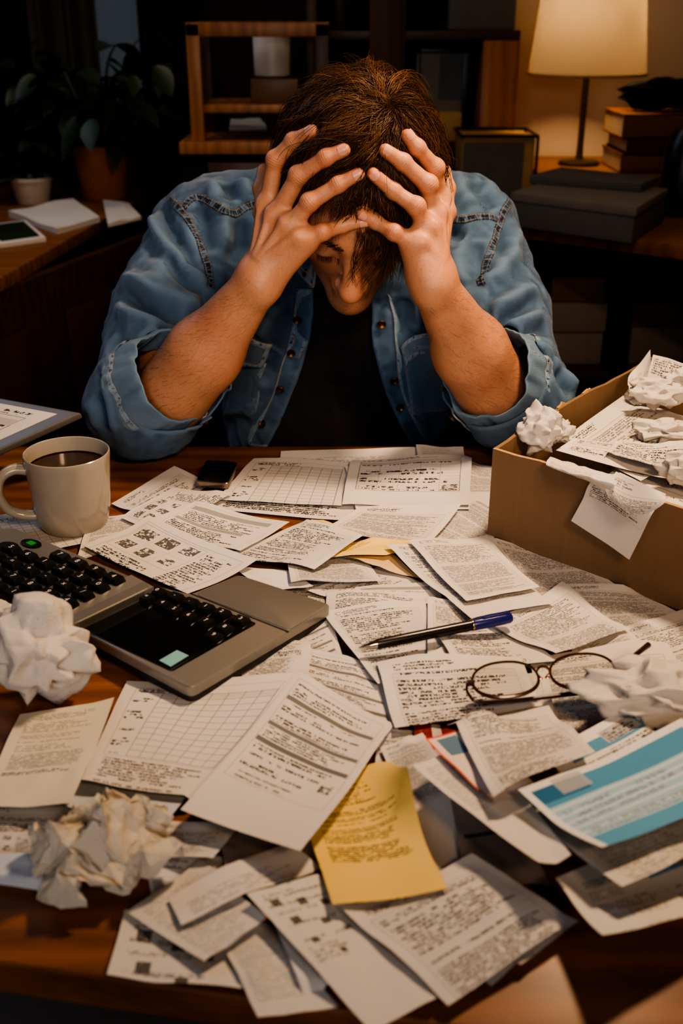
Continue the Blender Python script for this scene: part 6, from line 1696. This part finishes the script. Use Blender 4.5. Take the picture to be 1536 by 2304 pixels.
def box():
    g=empty('cardboard_box',tuple(bp(L1/2,L2/2)),0,'open brown cardboard box overflowing with papers on the right of the desk','box'); o=np.array(g.location)
    t=.0042
    def wall(name,a,b,n,h0,h1,lean=0):
        V=[];nn=16
        for i in range(nn+1):
            u=i/nn; p=a+(b-a)*u; top=h0+(h1-h0)*u+.0022*vnoise(np.array([[u*7,a[0]*9,2.]]))[0]+.001*vnoise(np.array([[u*31,a[1]*9,4.]]))[0]
            bow=.003*math.sin(PI*u)
            for q,zz in ((0,0),(1,0),(1,1),(0,1)):
                V.append(p-o+np.array((*(n*(t*q)),0))+np.array((0,0,top*zz))-np.array((*(n*bow*zz),0)))
        f=[]
        for i in range(nn):
            for k in range(4): f.append((i*4+k,i*4+(k+1)%4,(i+1)*4+(k+1)%4,(i+1)*4+k))
        f+= [(3,2,1,0),(nn*4,nn*4+1,nn*4+2,nn*4+3)]
        ob=mesh_obj(name,V,f,[M['card'],M['card_edge']],g,False)
        for p in ob.data.polygons:
            if p.normal.z>.8 and p.center.z>.05: p.material_index=1
        return ob
    wall('long_wall',bp(0,0),bp(L1,0),d2,BH,BH); wall('long_wall',bp(0,L2),bp(L1,L2),-d2,BH,BH)
    wall('short_wall',bp(t*.0,t),bp(0,L2-t),d1,BH,BH-.004); wall('short_wall',bp(L1,t),bp(L1,L2-t),-d1,BH,BH)
    mb=MB(); c=[bp(t,t),bp(L1-t,t),bp(L1-t,L2-t),bp(t,L2-t)]; mb.prism([tuple((p-o)[:2]) for p in c],.0,.003); mb.build('base',M['card'],g)
    # torn tab ends on the rim of the short wall
    rs=np.random.RandomState(2)
    for s0,hh in ((.145,.010),(.148,.006),(.21,.004)):
        V=[];f=[]; k=7
        for i in range(k):
            p=bp(.001,s0+.0032*i,BH-.006)-o; V+=[p,p+np.array((-.002*rs.rand(),.001*rs.rand(),.006+hh*rs.rand()*math.sin(PI*(i+.5)/k)))]
        for i in range(k-1): f.append((2*i,2*i+2,2*i+3,2*i+1))
        ob=mesh_obj('torn_edge',V,f,M['card_edge'],g,False); md=ob.modifiers.new('t','SOLIDIFY'); md.thickness=.0025
box()
def sheet3(pts,style,label,name='paper_sheet',cat='paper',nu=16,nv=16,wu=21,amp=.003,seed=1,bend=None,ruck=0,parent=None):
    """a sheet through a grid of given 3-D control points (rows of points)"""
    R=[catmull(r,6) for r in pts]; cols=[catmull([r[i] for r in R],6) if len(R)>2 else np.array([R[0][i]*(1-t)+R[1][i]*t for t in np.linspace(0,1,13)]) for i in range(len(R[0]))]
    G=np.array(cols)               # nu, nv, 3
    a,b=G.shape[:2]
    uu,vv=np.meshgrid(np.linspace(0,1,a),np.linspace(0,1,b),indexing='ij')
    nz=amp*vnoise(np.stack([uu*3+seed,vv*3+seed*2,uu*0+seed],-1))+ruck*np.abs(vnoise(np.stack([uu*9+seed,vv*7+seed,uu*0],-1)))
    G=G+np.array((.2,-.2,1.0))*nz[...,None]
    V=G.reshape(-1,3); Fq=np.array([(i*b+j,(i+1)*b+j,(i+1)*b+j+1,i*b+j+1) for i in range(a-1) for j in range(b-1)])
    w=np.linalg.norm(G[-1,0]-G[0,0]); h=np.linalg.norm(G[0,-1]-G[0,0]); c=V.mean(0)
    o=np_mesh(name,V-c,Fq,PST[style],parent,True,np.stack([uu*wu,vv*wu*h/max(w,1e-4)],-1).reshape(-1,2)); o.location=tuple(c); tag(o,label,cat); return o
def bx(px,py,z): return at_z(px,py,BZ+z)
fz=.082
# filling, lowest first
sheet3([[bp(.02,.02,.034),bp(.22,.02,.034),bp(.44,.02,.032)],[bp(.02,.2,.034),bp(.22,.2,.038),bp(.44,.2,.034)],[bp(.02,.38,.034),bp(.22,.38,.036),bp(.44,.38,.034)]],'text1','lowest big sheet inside the box, seen between the others',amp=.004)
for i,(dz,st,lb) in enumerate(((.048,'text0','sheet edge low in the stack along the near wall of the box'),(.058,'plain','middle blank edge of the stack along the near wall of the box'),(.068,'text2','upper printed edge of the stack along the near wall of the box'))):
    sheet3([[bp(.085+.01*i,.022+.006*i,dz+.006),bp(.25,.012+.008*i,dz),bp(.43,.02,dz-.006)],[bp(.09,.22,dz+.003),bp(.26,.22,dz+.004),bp(.43,.22,dz)]],st,lb,amp=.002,seed=i+4)
sheet3([[bx(1262,990,.080),bx(1330,940,.078),bx(1405,888,.078)],[bx(1340,1030,.082),bx(1420,980,.084),bx(1500,920,.080)],[bx(1440,1085,.078),bx(1530,1030,.080),bx(1620,960,.074)]],'text1','wide printed sheet on top of the box filling, slanting to the back wall',amp=.002,seed=11)
sheet3([[bx(1250,1012,.086),bx(1390,1050,.085),bx(1545,1085,.080)],[bx(1290,985,.088),bx(1420,1000,.089),bx(1560,1010,.084)]],'text2','fanned letter lying along the near wall on top of the box filling',amp=.002,seed=12)
sheet3([[bx(1395,985,.094),bx(1470,1000,.095),bx(1560,990,.092)],[bx(1360,1020,.090),bx(1450,1045,.092),bx(1560,1050,.088)]],'lines','curled letter half over the fanned letter in the box',amp=.004,seed=13,ruck=.002)
# upright sheets at the back
sheet3([[at_y(1412,858,1.205),at_y(1420,835,1.215),at_y(1458,797,1.225)],[at_y(1418,880,1.195),at_y(1440,870,1.205),at_y(1475,840,1.215)],[at_y(1430,905,1.185),at_y(1462,900,1.19),at_y(1490,880,1.20)]],'faint','thin crinkled sheet standing up at the back corner of the box',amp=.006,seed=15,ruck=.005)
sheet3([[at_y(1468,800,1.215),at_y(1520,812,1.21),at_y(1600,830,1.20)],[at_y(1455,850,1.20),at_y(1510,862,1.195),at_y(1590,880,1.185)],[at_y(1450,885,1.185),at_y(1500,897,1.18),at_y(1590,915,1.17)]],'barcode','upright receipt leaning on the far wall inside the box','receipt','receipt',amp=.002,seed=16)
def cb(px,py,z,R,ax,seed,lb,spike=None):
    p=bx(px,py,z); crumple('crumpled_paper_ball',lb,(p[0],p[1],BZ+z-R*.75),R,ax,seed,sub=4,rough=1.15,spike=spike)
cb(1215,985,.094,.0235,(1.0,.8,1.0),31,'crumpled paper in the near left corner of the box',[((-.4,0,1),.4,.5)])
cb(1253,975,.088,.0165,(1,.8,.9),37,'small crumpled scrap next to the corner ball in the box')
cb(1478,888,.104,.0270,(1.25,.8,.72),41,'crumpled receipt below the upright receipt in the box')
cb(1540,860,.108,.0230,(1.2,.8,.8),43,'crumpled paper at the right edge of the picture, top of the box')
cb(1505,957,.100,.0270,(1.55,.75,.50),47,'flat crumpled sheet lying across the box filling')
cb(1545,1055,.094,.0225,(1.2,.8,.8),53,'crumpled paper at the right edge near the front wall of the box')
# slips hanging over the near wall
def on_wall(px,py,off):                     # a point in front of the near wall
    n=np.array((-d1[1],d1[0],0)); o=np.array((*B0,BZ)); r=ray(px,py); t=((o-n*(off+.0055)-CAM)@n)/(r@n); return CAM+r*t
sheet3([[bx(1395,1062,BH+.004),bx(1440,1085,BH+.006),bx(1498,1112,BH+.004)],[on_wall(1332,1082,.006),on_wall(1395,1112,.007),on_wall(1466,1158,.006)],[on_wall(1310,1124,.004),on_wall(1375,1160,.004),on_wall(1441,1208,.004)],[on_wall(1284,1172,.003),on_wall(1349,1214,.003),on_wall(1415,1260,.003)]],'bars2','white slip with a printed head hanging over the near wall of the box','slip','slip',amp=.0006,seed=21)
sheet3([[bx(1385,1062,BH+.014),bx(1430,1082,BH+.016),bx(1500,1118,BH+.014)],[on_wall(1362,1100,.014),on_wall(1420,1130,.016),on_wall(1492,1133,.020)],[on_wall(1368,1118,.016),on_wall(1405,1152,.020),on_wall(1436,1168,.022)]],'text0','short printed slip folded over the rim above the white slip','slip','slip',amp=.001,seed=22)
sheet3([[bx(1237,1030,BH-.004),bx(1300,1052,BH+.003),bx(1372,1072,BH+.006)],[bx(1228,1042,BH+.004),bx(1290,1066,BH+.010),bx(1385,1092,BH+.012)],[on_wall(1232,1050,.004),on_wall(1300,1075,.008),on_wall(1362,1105,.010)]],'faint','rolled receipt along the rim of the near wall of the box','receipt','receipt',amp=.002,seed=23,ruck=.002)
# ---------- clipboard tablet at the left
M['tablet']=simple('grey_tablet_case',(.13,.122,.11),.4,.5,metal=.3)
def tablet():
    T=np.array((-.3005,1.165,.834)); A=np.array((-.262,.150,-.010)); Bv=np.array((-.185,-.095,-.062))
    g=empty('document_tablet',(-.47,1.18,DESK),0,'grey tablet with a white form propped up at the left edge behind the mug','tablet'); o=np.array(g.location)
    n=nrm(np.cross(A,Bv)); n=n if n[2]>0 else -n
    def slab(u0,u1,v0,v1,h0,h1,name,mat,bev=0,uv=False):
        base=[T+A*u+Bv*v for u,v in ((u0,v0),(u1,v0),(u1,v1),(u0,v1))]
        V=[p-o+n*h0 for p in base]+[p-o+n*h1 for p in base]
        ob=mesh_obj(name,V,[(3,2,1,0),(4,5,6,7),(0,1,5,4),(1,2,6,5),(2,3,7,6),(3,0,4,7)],mat,g,False,uvs=[(21*u,18*v) for u,v in ((0,0),(1,0),(1,1),(0,1))]*2)
        if bev:
            bm=bmesh.new(); bm.from_mesh(ob.data); bmesh.ops.bevel(bm,geom=list(bm.edges),offset=bev,segments=3,affect='EDGES',profile=.6); bm.to_mesh(ob.data); bm.free(); autosmooth(ob,50)
        return ob
    slab(0,1,0,1,-.009,0,'case',M['tablet'],.003); slab(.07,.97,.06,.96,0,.0008,'sheet',PST['table'])
    slab(.60,.62,.05,.5,.0009,.006,'stylus',M['pen_black'],.001)
    b=T+A*.5+Bv*.3-n*.009-o; MB().box((b[0]-.03,b[1]-.004,.0005),(b[0]+.03,b[1]+.004,b[2]-.002)).build('stand',M['calc_dark'],g,bevel=.001)
    b=T+A*.5+Bv*1.0-n*.009-o; MB().box((b[0]-.08,b[1]-.004,.0005),(b[0]+.08,b[1]+.004,b[2])).build('stand',M['calc_dark'],g,bevel=.001)
tablet()
# ------------------------------------------------------------------ camera and light
cam_d=bpy.data.cameras.new('camera'); cam=bpy.data.objects.new('camera',cam_d); C.objects.link(cam); scene.camera=cam
cam.location=tuple(CAM); cam.rotation_euler=(PI/2-PITCH,0,0)
cam_d.sensor_fit='VERTICAL'; cam_d.sensor_height=36.0; cam_d.sensor_width=24.0; cam_d.lens=36.0*F/2304.0
cam_d.clip_start=.02; cam_d.clip_end=50
cam_d.dof.use_dof=True; cam_d.dof.focus_distance=1.12; cam_d.dof.aperture_fstop=37.5/5.9; cam_d.dof.aperture_blades=0
key=light('overhead_pendant_light','AREA',(.38,1.15,1.72),10.2,(1.0,.68,.42),.13,(.10,1.0,.75),math.radians(160))
front=light('front_fill_light','AREA',(.60,-.45,1.95),1.9,(1.0,.66,.40),.35,(.0,1.2,1.0),math.radians(46))  # added warm fill from behind the camera, brightens hands and forearms
cool=light('window_light','AREA',(-1.6,2.3,2.3),8,(.55,.70,1.0),.9,(-.1,1.4,.95))
ceil=light('background_fill_light','AREA',(-.75,2.25,2.55),5.0,(1.0,.82,.64),.7,(-.8,2.9,.75),math.radians(130))  # added fill without a fixture, lifts the left background and shoulder rim
right_fill=light('background_fill_light','AREA',(1.15,2.0,2.55),2.6,(1.0,.78,.56),.7,(1.1,2.7,.7),math.radians(120))  # second added fill, no fixture either, lifts the sideboard side of the room
fill=light('room_fill_light','AREA',(-.20,-.45,1.36),0.95,(.95,.90,.90),.7,(-.02,1.5,.88),math.radians(44))
w=bpy.data.worlds.new('world'); scene.world=w; w.use_nodes=True
w.node_tree.nodes['Background'].inputs[0].default_value=(.50,.36,.26,1); w.node_tree.nodes['Background'].inputs[1].default_value=.036
vs=scene.view_settings
vs.view_transform='AgX'; vs.look='AgX - High Contrast'; vs.exposure=-.12; vs.gamma=1
cy=scene.cycles
cy.max_bounces=6; cy.diffuse_bounces=3; cy.glossy_bounces=3; cy.transmission_bounces=6; cy.transparent_max_bounces=8
cy.caustics_reflective=False; cy.caustics_refractive=False; cy.sample_clamp_indirect=4
cy.use_adaptive_sampling=True; cy.adaptive_threshold=.045
